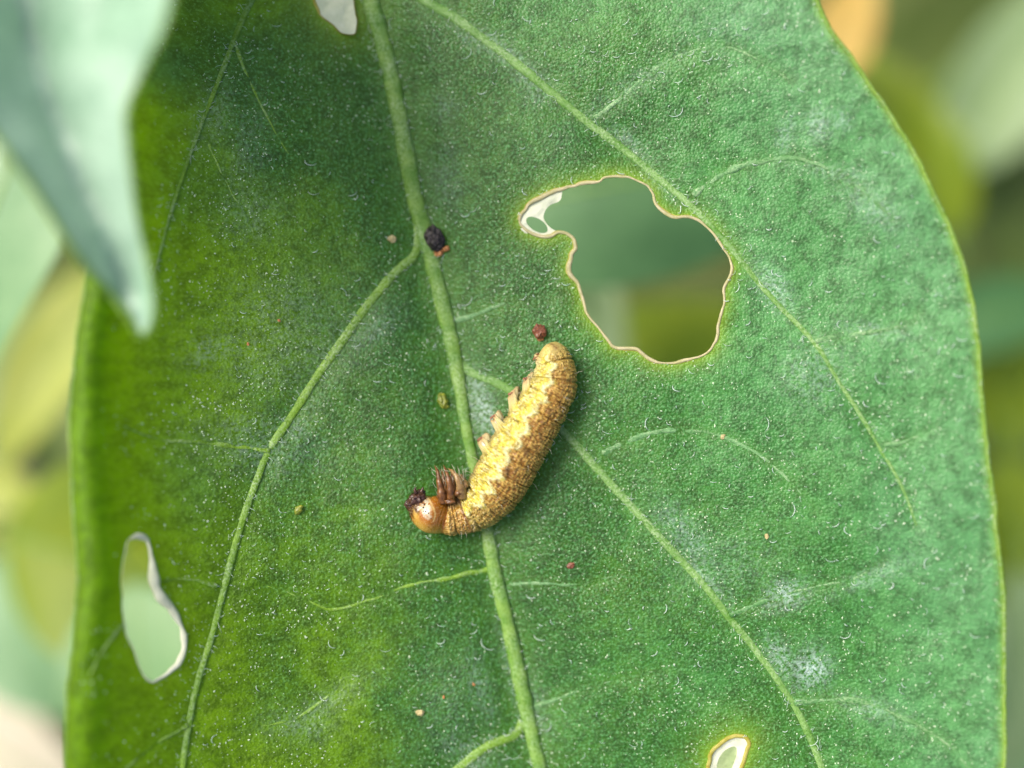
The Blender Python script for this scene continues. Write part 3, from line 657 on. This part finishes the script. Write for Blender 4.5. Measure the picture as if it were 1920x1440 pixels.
    c = mixc(c, oliv, 0.6 * body * sstep(-55, -75, phd) * (1 - prol) * sstep(sneck * 0.15, sneck * 0.25, Sg))  # shade in the gaps between the false legs, painted into the skin
    ven = sstep(-34, -58, phd) * sstep(sneck - 0.52, sneck - 0.36, Sg) * body
    c = mixc(c, mixc(one * L((92, 50, 22)), one * L((150, 100, 50)), sstep(-0.2, 0.4, g2)), ven * 0.9)
    # head: amber capsule, pale face patch
    hc = mixc(one * L((184, 112, 12)), one * L((216, 172, 76)), sstep(-0.3, 0.6, 0.8 * noise(N3 * 0.9, 77) + (phd - 20) / 90))
    zz = Vt[..., 2]; kx = D / (D - zz); qx = (Vt[..., 0] * kx / PXC + 960 - 740) * 7.577; qy = (720 - Vt[..., 1] * kx / PXC - 840) * 7.577
    topf = sstep(0.1, 0.4, cosx)
    patch = np.exp(-(((qx - 445) / 74) ** 2 + ((qy - 850) / 135) ** 2) ** 2) * topf
    patch = np.maximum(patch, 0.7 * np.exp(-(((qx - 470) / 60) ** 2 + ((qy - 960) / 60) ** 2) ** 2) * topf) * sstep(-0.7, 0.1, g4 + g3 * 0.5)
    hc = mixc(hc, one * L((240, 238, 208)), 0.95 * patch)
    ln_pts = spline([(425, 650), (470, 700), (520, 790), (560, 880), (575, 950), (550, 1040)], 60); dl, _ = dist_to(ln_pts, qx.ravel(), qy.ravel())
    hc = mixc(hc, one * L((240, 205, 130)), 0.9 * np.exp(-(dl.reshape(qx.shape) / 11) ** 2) * topf)
    hc = mixc(hc, one * L((150, 70, 6)), 0.6 * np.exp(-((hs - 0.015) / 0.012) ** 2))
    hc = mixc(hc, one * L((74, 34, 16)), 0.95 * sstep(420, 310, qx + (qy - 800) * 0.55 + 60 * g4))
    c = mixc(c, hc, head)
    wet = np.clip(head * 1.0 + 0.35 * prol + 0.25 * np.exp(-((phd - lat + 6) / 9) ** 2) * body, 0, 1)
    Vf = Vt.reshape(-1, 3); i = np.arange(n - 1)[:, None] * m; j = np.arange(m)[None]; j2 = (j + 1) % m
    F = np.stack([i + j, i + j2, i + m + j2, i + m + j], -1).reshape(-1, 4)
    Vf = np.vstack([Vf, P[:1], P[-1:]]); F = [tuple(q) for q in F.tolist()] + [(n * m, b, a) for a, b in zip(range(m), [(q + 1) % m for q in range(m)])] + [(n * m + 1, (n - 1) * m + a, (n - 1) * m + (a + 1) % m) for a in range(m)]
    cf = np.vstack([c.reshape(-1, 3), c[0, :1], c[-1, :1]]); wf = np.concatenate([wet.ravel(), [0, 1]])
    mt = M('caterpillar_skin'); col = mt.attr('col').outputs['Color']; cc = mt.coord(); wt = mt.attr('wet').outputs['Fac']
    nn = mt.noise(cc, 70, 3, 0.6); n4 = mt.vor(cc, 45, 'F1')
    col = mt.mix(mt.rampf(nn, 0.5, 0.75, 0, 0.25), col, (0.75, 0.66, 0.36)); col = mt.mix(mt.rampf(nn, 0.45, 0.28, 0, 0.4), col, mt.mix(1.0, col, (0.42, 0.32, 0.2), 'MULTIPLY'))
    mt.set(color=col, spec=0.5, sss=0.0); mt.l(mt.rampf(wt, 0, 1, 0.46, 0.16), mt.p.inputs['Roughness'])
    bstr = mt.bump(n4, 0.35, 0.006); mt.set(normal=bstr)
    mt.p.inputs['Subsurface Radius'].default_value = (1.0, 0.7, 0.25)
    root_ = thing('caterpillar', 'curled tan and yellow caterpillar with an amber head lying across the leaf midrib', 'caterpillar', tuple(P[310] * (1, 1, 0) + (0, 0, smooth[310])))
    mesh_obj('body', Vf, F, mt.m, root_, cols=dict(col=cf, wet=wf))
    # hooks at the soles of the false legs
    mh = mat_simple('proleg_hook', (0.16, 0.05, 0.02), (0.34, 0.13, 0.07), 0.35, 30, 0.5)
    rr_ = np.random.default_rng(5)
    for p, d, side in tip_pts:
        ps = []; a = np.cross(d, (0, 0, 1.0)); a /= np.linalg.norm(a); b = np.cross(a, d)
        for k in range(9):
            t = -1.2 + 2.4 * k / 8; o = p + 0.030 * (math.sin(t) * a + 0.7 * math.cos(t) * b) - d * 0.012
            ps.append(tube(np.stack([o, o + d * 0.014, o + d * 0.018 + b * 0.008]), np.array([0.005, 0.004, 0.0015]), 5))
        v, f = join(ps); mesh_obj('hook_crown', v, f, mh, root_)
    # pale seam bars on the near false legs
    ms = mat_simple('leg_seam', (0.52, 0.48, 0.36), (0.64, 0.60, 0.48), 0.3, 20, 0.6, tr=0.1)
    for (x0, y0), (x1, y1) in (((885, 375), (906, 440)), ((792, 485), (818, 560)), ((684, 622), (718, 695)), ((602, 752), (652, 808))):
        zt = smooth[300] + 0.27; Q = np.array([unp(zx(x0), zy(y0), zt + 0.02), unp(zx((x0 + x1) / 2 - 2), zy((y0 + y1) / 2), zt + 0.045), unp(zx(x1), zy(y1), zt + 0.06)]); v, f = tube(spline(Q, 8), np.array([0.010, 0.014, 0.015, 0.015, 0.015, 0.014, 0.012, 0.006]), 7); mesh_obj('leg_seam', v, f, ms, root_)
    # jointed front legs
    ml = mat_simple('front_leg', (0.07, 0.026, 0.008), (0.20, 0.085, 0.022), 0.28, 26, 0.6, tr=0.05); ml2 = mat_simple('front_leg_pale', (0.17, 0.09, 0.028), (0.34, 0.22, 0.09), 0.28, 26, 0.6, tr=0.05)
    z2 = lambda a, b, z: unp(740 + a / 7.577, 840 + b / 7.577, z)
    zl = float(np.mean(leaf_h(np.array([840., 850.]), np.array([900., 920.]))))
    legs = [([(690, 770, .30), (668, 640, .33), (636, 480, .34), (612, 350, .31), (568, 240, .26)], 62, ml), ([(800, 720, .30), (795, 590, .36), (765, 440, .37), (735, 340, .34), (690, 235, .28)], 58, ml), ([(965, 680, .30), (935, 550, .37), (895, 430, .39), (830, 340, .36), (752, 282, .30)], 66, ml2),
            ([(720, 740, .14), (705, 600, .15), (690, 450, .13), (690, 380, .10), (655, 300, .06)], 58, ml), ([(850, 690, .14), (835, 560, .15), (815, 420, .14), (820, 360, .11), (790, 290, .05)], 56, ml), ([(990, 620, .14), (985, 500, .16), (960, 410, .15), (940, 390, .12), (900, 370, .05)], 56, ml2)]
    for pts, w0, mm in legs:
        Q = np.array([z2(a, b, zl + z) for a, b, z in pts]); Qs = spline(Q, 26); t = np.linspace(0, 1, 26)
        rad = w0 / 7.577 * PXC * np.interp(t, [0, 0.3, 0.36, 0.58, 0.64, 0.84, 0.9, 1.0], [1.15, 1.02, 0.80, 0.74, 0.52, 0.40, 0.20, 0.05])
        v, f = tube(Qs, rad, 10); v = v + 0.004 * fbm(v * 30, 2, 8)[:, None]; lg = mesh_obj('leg', v, f, mm, root_)
        hp = []
        for k in range(7):
            i = int(rr_.integers(6, 23)); dd = rr_.normal(0, 1, 3); dd[2] = abs(dd[2]); dd /= np.linalg.norm(dd); tt_ = Qs[min(i + 1, 25)] - Qs[i]; tt_ /= np.linalg.norm(tt_)
            o = Qs[i] + dd * rad[i] * 0.8; hp.append(tube(np.stack([o, o + dd * 0.03 + tt_ * 0.03, o + dd * 0.045 + tt_ * 0.08]), np.array([0.0026, 0.002, 0.0008]), 3))
        v, f = join(hp); o = mesh_obj('bristles', v, f, ms, lg) if False else None
        lw_ = bpy.data.objects.new; lg['_w'] = root_['_w']; o = mesh_obj('bristles', v, f, ms, lg); o['kind'] = 'stuff'
    # brown folds at the leg bases
    for a, b, z, ra, rb, sd in [(700, 735, .30, 60, 42, 1), (800, 690, .33, 62, 46, 2), (790, 765, .36, 74, 36, 3), (905, 640, .36, 58, 50, 4), (985, 520, .35, 60, 62, 5), (640, 690, .27, 46, 32, 6)]:
        v, f = lump(z2(a, b, zl + z), (ra / 7.577 * PXC, rb / 7.577 * PXC, rb / 7.577 * PXC), 3, 0.35, 2.2, sd); mesh_obj('leg_base', v, f, ml if sd != 5 else ml2, root_)
    # mouthparts, feelers, eyes
    mm_ = mat_simple('mouthparts', (0.022, 0.009, 0.006), (0.085, 0.035, 0.02), 0.25, 40, 0.6)
    for a, b, z, ra, rb, sd in [(305, 735, .29, 128, 92, 11), (238, 800, .24, 86, 92, 12), (345, 665, .25, 92, 70, 13)]:
        v, f = lump(z2(a, b, zl + z), (ra / 7.577 * PXC, rb / 7.577 * PXC, rb / 7.577 * PXC), 4, 0.42, 2.6, sd, 0.5); mesh_obj({11: 'labrum', 12: 'mandible', 13: 'mandible'}[sd], v, f, mm_, root_)
    for pts in ([(300, 640, .32), (285, 590, .33), (300, 560, .34)], [(380, 620, .33), (395, 585, .34), (400, 560, .34)], [(190, 760, .26), (170, 765, .27), (160, 785, .28)]):
        Q = np.array([z2(a, b, zl + z) for a, b, z in pts]); v, f = tube(spline(Q, 8), np.linspace(0.02, 0.008, 8), 7); mesh_obj('feeler', v, f, mm_, root_)
    me_ = mat_simple('eye', (0.008, 0.006, 0.005), (0.012, 0.01, 0.008), 0.12, 10, 0.7)
    vt2 = Vt[kneck:].reshape(-1, 3); vq = np.stack([qx[kneck:].ravel(), qy[kneck:].ravel()], -1); upper = (np.cos(Ph[kneck:]).ravel() > 0)
    for a, b, rad in [(413, 845, 14), (440, 905, 12), (480, 925, 10), (420, 800, 12), (415, 895, 10), (515, 1000, 8)]:
        dq = np.hypot(vq[:, 0] - a, vq[:, 1] - b) + (~upper) * 1e6; k = int(dq.argmin())
        v, f = lump(vt2[k], (rad / 7.577 * PXC,) * 3, 2, 0.0); mesh_obj('eye', v, f, me_, root_)
    # sparse bristles on the back and sides
    hp = []
    for k in range(150):
        i = int(rr_.integers(20, kneck - 5)); jx = int(rr_.integers(0, m)); o = Vt[i, jx]
        nr = o - P[i]; nr /= np.linalg.norm(nr)
        if ph[jx] > 2.2 or ph[jx] < -2.2 or prol[i, jx] > 0.2: continue
        ln = rr_.uniform(0.03, 0.075); e = nr + rr_.normal(0, 0.35, 3); hp.append(tube(np.stack([o - nr * 0.003, o + e * ln * 0.5, o + (e + T[i] * 0.2) * ln]), np.array([0.0022, 0.0018, 0.0007]), 3))
    v, f = join(hp); o = mesh_obj('bristles', v, f, ms, root_); o['kind'] = 'stuff'
    return tip_pts
caterpillar()

# ------------------------------------------------------------------ droppings and crumbs on the leaf
def crumb(name, label, cat, px, py, rx, ry, rot, mats, sub=3, amp=0.35, seed=1, bits=(), group=None):
    h = float(leaf_h(px, py)[0]); rz = min(rx, ry) * PXC * 0.8
    t = thing(name, label, cat, tuple(unp(px, py, h)), group)
    v, f = lump(unp(px, py, h + rz * 0.8), (rx * PXC, ry * PXC, rz), sub, amp, 2.3, seed, rot); mesh_obj('pellet', v, f, mats[0], t, smooth=False)
    for k, (bx, by, br) in enumerate(bits):
        v, f = lump(unp(bx, by, float(leaf_h(bx, by)[0]) + br * PXC * 1.0), (br * PXC * 1.3, br * PXC * 0.8, br * PXC * 0.8), 2, 0.5, 2.5, seed + 30 + k, k * 1.1); mesh_obj('fragment', v, f, mats[1], t, smooth=False)
MAT['black'] = mat_simple('dark_dropping', (0.006, 0.004, 0.004), (0.022, 0.013, 0.012), 0.45, 22, 0.5)
MAT['orange'] = mat_simple('orange_bits', (0.30, 0.11, 0.03), (0.50, 0.24, 0.09), 0.5, 30)
MAT['rust'] = mat_simple('rust_dropping', (0.09, 0.028, 0.014), (0.26, 0.09, 0.045), 0.4, 32, 0.5)
MAT['straw'] = mat_simple('straw_crumb', (0.30, 0.25, 0.10), (0.52, 0.44, 0.22), 0.5, 25)
MAT['lime'] = mat_simple('lime_crumb', (0.10, 0.14, 0.008), (0.24, 0.26, 0.02), 0.4, 18, 0.5)
crumb('dropping', 'black dropping with orange bits at its end beside the leaf midrib', 'dropping', 816, 448, 17, 25, 0.45, (MAT['black'], MAT['orange']), 4, 0.30, 3, [(834, 467, 6), (826, 474, 6), (818, 476, 5), (838, 464, 4)])
crumb('dropping', 'small rust red dropping just beyond the tail of the caterpillar', 'dropping', 1012, 622, 13, 13, 0.2, (MAT['rust'], MAT['orange']), 3, 0.4, 8, [(1013, 636, 5), (1003, 620, 4), (1020, 626, 4)])
crumb('crumb', 'olive yellow crumb at the left foot of the midrib near the silk smear', 'crumb', 830, 751, 9, 14, 0.2, (MAT['lime'], MAT['lime']), 3, 0.4, 5, [(836, 762, 5), (824, 742, 4)])
SP = [(735, 448, 8, 'straw', 'pale straw speck on the leaf between the midrib and the dropping side vein'), (560, 956, 9, 'lime', 'yellow speck on the leaf between the side vein and the caterpillar head'),
      (465, 645, 3, 'orange', 'tiny orange speck in the dusty patch of the leaf'), (523, 601, 3, 'orange', 'tiny orange speck in the dusty patch of the leaf'),
      (1070, 1060, 7, 'rust', 'small flat rust speck on the leaf below the caterpillar'), (832, 1307, 3, 'orange', 'tiny orange speck beside the lower midrib'), (888, 1283, 3, 'orange', 'tiny orange speck beside the lower midrib'),
      (788, 1336, 7, 'straw', 'pale straw grain on the leaf near the lowest side vein'), (1355, 819, 5, 'straw', 'pale straw grain on the arched minor vein'), (1438, 1005, 5, 'straw', 'pale straw sliver on the leaf beside the long right side vein')]
for k, (x, y, r_, m_, lb) in enumerate(SP):
    h = float(leaf_h(x, y)[0]); v, f = lump(unp(x, y, h + r_ * PXC * 0.3), (r_ * PXC * 1.1, r_ * PXC * 0.8, r_ * PXC * 0.45), 2, 0.5, 2.4, 50 + k, k * 0.9)
    tag(mesh_obj('speck', v, f, MAT[m_], None, smooth=False, origin=unp(x, y, h)), lb, 'speck', 'specks on the leaf')

# ------------------------------------------------------------------ the leaf hanging over the upper left corner
MAT['skylit'] = mat_plain_leaf('pale_leaf', (0.27, 0.46, 0.31), (0.40, 0.58, 0.44), 0.34, 0.25, 0.7)  # sky reflection is put into this pale base colour
def upper_leaf():
    outl = closed_spline([(262, 632), (240, 592), (200, 542), (150, 490), (110, 430), (60, 350), (0, 270), (-120, 110), (-230, -120), (-300, -400), (-260, -640), (-100, -760), (80, -700), (230, -500), (315, -230), (328, -60), (312, 40), (280, 112), (248, 180), (238, 225), (248, 330), (262, 420), (282, 510), (291, 575), (282, 618)], 170)
    midl = spline([(-90, -780), (-60, -500), (-10, -200), (60, 80), (120, 270), (190, 440), (240, 560), (266, 628)], 120)
    def H(x, y):
        d, ix = dist_to(midl, x, y); sgn = np.sign((x - midl[ix, 0]) * 0.9 - (y - midl[ix, 1]) * -0.4 * 0 )
        t = (y + 780) / 1400
        fold = np.where(sgn > 0, 0.0020 * d + 0.0000022 * d * d, 0.0046 * d) - 0.05 * np.exp(-(d / 40) ** 2)
        return 2.35 - 0.55 * (1 - t) ** 2 * 1.0 + fold * 0.85 - 0.25 * np.clip(t, 0, 1) ** 3 + 0.14 * fbm(np.stack([x, y], -1) / 150, 2, 5)
    lo, hi = outl.min(0), outl.max(0); gx, gy = np.meshgrid(np.arange(lo[0], hi[0], 16), np.arange(lo[1], hi[1], 16)); g = np.stack([gx.ravel(), gy.ravel()], -1); g = g[inside(outl, g[:, 0], g[:, 1])]
    d, _ = dist_to(outl, g[:, 0], g[:, 1]); g = g[d > 7]; P = np.vstack([outl, g])
    vo, eo, fo, *_ = delaunay_2d_cdt([Vector(p) for p in P.tolist()], [(i, (i + 1) % len(outl)) for i in range(len(outl))], [], 0, 1e-4)
    vo = np.array([q[:] for q in vo]); fo = np.array([q for q in fo if len(q) == 3]); c = vo[fo].mean(1); fo = fo[inside(outl, c[:, 0], c[:, 1])][:, ::-1].copy()
    b0 = unp(-90, -780, H(np.array([-90.]), np.array([-780.]))[0])
    t = thing('leaf', 'pale glossy folded leaf tip hanging out of focus over the holed leaf', 'leaf', tuple(b0))
    mesh_obj('blade', unp(vo[:, 0], vo[:, 1], H(vo[:, 0], vo[:, 1])), fo, MAT['skylit'], t)
    z = H(midl[:, 0], midl[:, 1]); v, f = tube(unp(midl[:, 0], midl[:, 1], z + 0.01), np.linspace(0.07, 0.015, len(midl)), 8, 0.7); mesh_obj('midrib', v, f, MAT['skylit'], t)
    L = np.vstack([outl, outl[:1]]); z = H(L[:, 0], L[:, 1]); v, f = tube(unp(L[:, 0], L[:, 1], z), 0.022, 6); mesh_obj('margin', v, f, MAT['margin'], t)
    g = np.array([b0[0] - 1.5, b0[1] + 2.5, GZ]); P = spline(np.array([b0 + (0.02, -0.2, 0), b0, b0 + (-0.3, 1.0, -0.5), (b0 + g) / 2 + (-0.3, 1.0, 3), g - (0, 0, 0.6)]), 40); v, f = tube(P, np.linspace(0.07, 0.16, 40), 8); mesh_obj('petiole', v, f, MAT['midrib'], t)
upper_leaf()

# ------------------------------------------------------------------ leaves of the undergrowth, out of focus
BG = {
 'green': mat_plain_leaf('under_green', (0.06, 0.17, 0.055), (0.10, 0.24, 0.085), 0.5, 0.3),
 'dull': mat_plain_leaf('under_olive', (0.09, 0.14, 0.025), (0.14, 0.19, 0.045), 0.6, 0.35),
 'pale': mat_plain_leaf('under_pale', (0.24, 0.36, 0.16), (0.34, 0.46, 0.24), 0.5, 0.4),
 'lime': mat_plain_leaf('under_lime', (0.16, 0.25, 0.008), (0.24, 0.32, 0.012), 0.5, 0.45),
 'yellow': mat_plain_leaf('under_yellow', (0.36, 0.42, 0.06), (0.46, 0.50, 0.12), 0.55, 0.4),
 'orange': mat_plain_leaf('under_orange', (0.55, 0.34, 0.07), (0.65, 0.44, 0.13), 0.6, 0.3),
 'mint': mat_plain_leaf('under_mint', (0.17, 0.33, 0.16), (0.24, 0.41, 0.21), 0.4, 0.35, 0.6),
 'cream': mat_plain_leaf('under_cream', (0.62, 0.55, 0.42), (0.70, 0.64, 0.50), 0.6, 0.3),
 'soft': mat_plain_leaf('under_soft', (0.16, 0.32, 0.13), (0.22, 0.38, 0.17), 0.5, 0.35),
 'dark': mat_plain_leaf('under_dark', (0.03, 0.045, 0.012), (0.045, 0.06, 0.02), 0.6, 0.2),
}
def leafy(px, py, z, L, Wd, ang, tilt, roll, mat, label, group=None, seed=0, fold=0.18):
    """a whole leaf centred on the pixel at height z: blade, midrib, margin-to-ground stalk"""
    r = np.random.default_rng(100 + seed); c = unp(px, py, z)
    nu, nv = 22, 11; u = np.linspace(0, 1, nu); v = np.linspace(-1, 1, nv); U, Vv = np.meshgrid(u, v, indexing='ij')
    prof = np.sin(np.pi * np.clip(U, 0, 1) ** 0.8) ** 0.75 * (1 - 0.25 * U) + 0.012
    X = (U - 0.5) * L; Y = Vv * prof * Wd * 0.5; bend = -0.10 * L * (2 * U - 1) ** 2 + fold * np.abs(Y) + 0.05 * Wd * np.sin(7 * U + seed) * Vv ** 2
    a = math.radians(ang); tl = math.radians(tilt); rl = math.radians(roll)
    def place(x, y, h):
        y2, h2 = y * math.cos(rl) - h * math.sin(rl), y * math.sin(rl) + h * math.cos(rl)
        x3, h3 = x * math.cos(tl) + h2 * math.sin(tl), -x * math.sin(tl) + h2 * math.cos(tl)
        return np.stack([x3 * math.cos(a) - y2 * math.sin(a), x3 * math.sin(a) + y2 * math.cos(a), h3], -1) + c
    P = place(X, Y, bend); i, j = np.meshgrid(np.arange(nu - 1), np.arange(nv - 1), indexing='ij'); k = (i * nv + j).ravel()
    F = np.stack([k, k + nv, k + nv + 1, k + 1], -1)
    base = P[0, nv // 2]; g = np.array([base[0] * 1.05 + r.normal(0, 0.8), base[1] * 1.05 + r.normal(0, 0.8), GZ - 0.9])
    t = thing('leaf', label, 'leaf', tuple(base), group)
    mesh_obj('blade', P.reshape(-1, 3), F, BG[mat], t)
    mr = P[:, nv // 2] + (0, 0, 0.01); vv, ff = tube(mr, np.linspace(0.05, 0.012, nu) * L / 6, 6, 0.7); mesh_obj('midrib', vv, ff, MAT['vein'], t)
    back = P[0, nv // 2] - P[2, nv // 2]; back = back / np.linalg.norm(back) * 0.8
    pp = spline(np.array([base - back * 0.2, base, base + back + (0, 0, -0.3), (base + g) / 2 + back * 0.6, g]), 24); vv, ff = tube(pp, np.linspace(0.06, 0.11, 24) * min(1, L / 6), 6); mesh_obj('petiole', vv, ff, MAT['midrib'], t)

BGL = [
 # seen through the big bite hole
 (1230, 330, -3.6, 5.6, 3.3, 8, -4, -8, 'green', 'dull green leaf filling most of the big bite hole from beneath'),
 (1330, 720, -7.0, 6.0, 3.4, 160, 0, 8, 'lime', 'yellow green leaf showing at the lower edge of the big bite hole'),
 (1090, 690, -5.8, 3.6, 1.6, 75, 0, 0, 'pale', 'pale lime leaf peeping at the lower left of the big bite hole'),
 # left of the holed leaf
 (-40, 480, -2.2, 5.2, 2.7, 250, 8, 16, 'mint', 'pale mint leaf tucked under the folded leaf tip'),
 (90, 690, -7.5, 4.6, 1.7, 238, 0, 6, 'yellow', 'cream yellow leaf blade slanting beside the left leaf margin'),
 (105, 860, -9.5, 5.0, 2.6, 265, 0, -10, 'dull', 'olive green leaf beside the left leaf margin'),
 (80, 1010, -7.0, 3.4, 1.5, 320, 0, 4, 'yellow', 'bright yellow leaf by the left margin above the mint leaf'),
 (-30, 790, -11.0, 6.0, 3.0, 240, 0, 0, 'pale', 'pale green leaf deep behind the cream yellow leaf'),
 (40, 1200, -6.5, 3.0, 2.6, 300, -4, 12, 'mint', 'broad mint leaf under the lower left margin'),
 (30, 1440, -9.0, 5.0, 3.0, 330, 0, 8, 'cream', 'bleached cream leaf under the lower left margin'),
 (270, 1300, -4.0, 3.0, 2.4, 280, 4, 8, 'soft', 'soft green leaf seen through the teardrop bite hole'),
 (262, 1060, -5.0, 4.4, 3.2, 350, 4, 0, 'lime', 'lime leaf at the top of the teardrop bite hole'),
 (25, 885, -8.6, 1.4, 0.8, 200, 0, 0, 'dark', 'small dark withered leaf beside the cream yellow leaf'),
 (-60, 1330, -13.0, 7.0, 4.0, 300, 0, 0, 'pale', 'pale leaf deep beneath the mint and cream leaves'),
 # right of the holed leaf
 (1588, 35, -8.5, 2.4, 1.3, 70, 0, 0, 'orange', 'withered orange leaf behind the upper right margin'),
 (1775, 310, -8.5, 2.6, 1.1, 100, 0, 0, 'lime', 'upright yellow green leaf behind the upper right margin'),
 (1690, 200, -10.0, 3.2, 1.3, 125, 0, 0, 'lime', 'yellow green leaf hugging the upper right margin'),
 (1800, 120, -13.0, 8.0, 4.2, 40, 0, 5, 'dull', 'large olive leaf in the blurred undergrowth by the orange leaf'),
 (1905, 120, -11.0, 5.0, 2.4, 60, 0, -6, 'pale', 'pale sage leaf in the blurred undergrowth past the olive leaf'),
 (1890, 400, -14.0, 8.0, 4.4, 110, 0, 0, 'dull', 'dull olive leaf low beside the upright yellow green leaf'),
 (1890, 585, -8.0, 3.4, 1.5, 10, 0, 8, 'green', 'blue green leaf beside the middle of the right margin'),
 (1890, 700, -9.0, 3.2, 1.8, 95, 0, 0, 'lime', 'lime leaf below the blue green leaf by the right margin'),
 (1905, 880, -10.0, 4.5, 2.4, 80, 0, 0, 'dull', 'olive leaf behind the bulge of the right margin'),
 (1915, 1040, -8.5, 3.6, 2.0, 270, 0, 0, 'lime', 'darker lime leaf behind the lower right margin'),
 (1925, 1290, -7.5, 4.0, 1.7, 265, 0, -8, 'pale', 'pale yellow green leaf behind the lower right margin'),
 (1940, 1440, -9.5, 4.5, 2.2, 290, 0, 0, 'mint', 'mint leaf behind the lowest part of the right margin'),
 (1960, 720, -15.0, 8.0, 4.6, 120, 0, 0, 'green', 'broad green leaf deep behind the lime and blue green leaves'),
]
for k, b in enumerate(BGL):
    z_ = b[2] * 1.65; q = (D - z_) / (D - b[2]); leafy(b[0], b[1], z_, b[3] * q, b[4] * q, *b[5:], seed=k)
# the rest of the low plants around
rr = np.random.default_rng(11); kinds = ['green', 'dull', 'lime', 'pale', 'dull', 'green']
for k in range(30):
    a = rr.uniform(0, 2 * math.pi); d = rr.uniform(0.75, 2.1); px = 960 + 960 * d * math.cos(a); py = 720 + 800 * d * math.sin(a)
    leafy(px, py, rr.uniform(-27, -22), rr.uniform(7, 11), rr.uniform(4, 6), rr.uniform(0, 360), rr.uniform(-12, 12), rr.uniform(-15, 15), kinds[k % 6], 'blurred low leaf of the undergrowth near the soil', 'undergrowth leaves near the soil', seed=200 + k)

for o in bpy.data.objects:
    if '_w' in o.keys(): del o['_w']
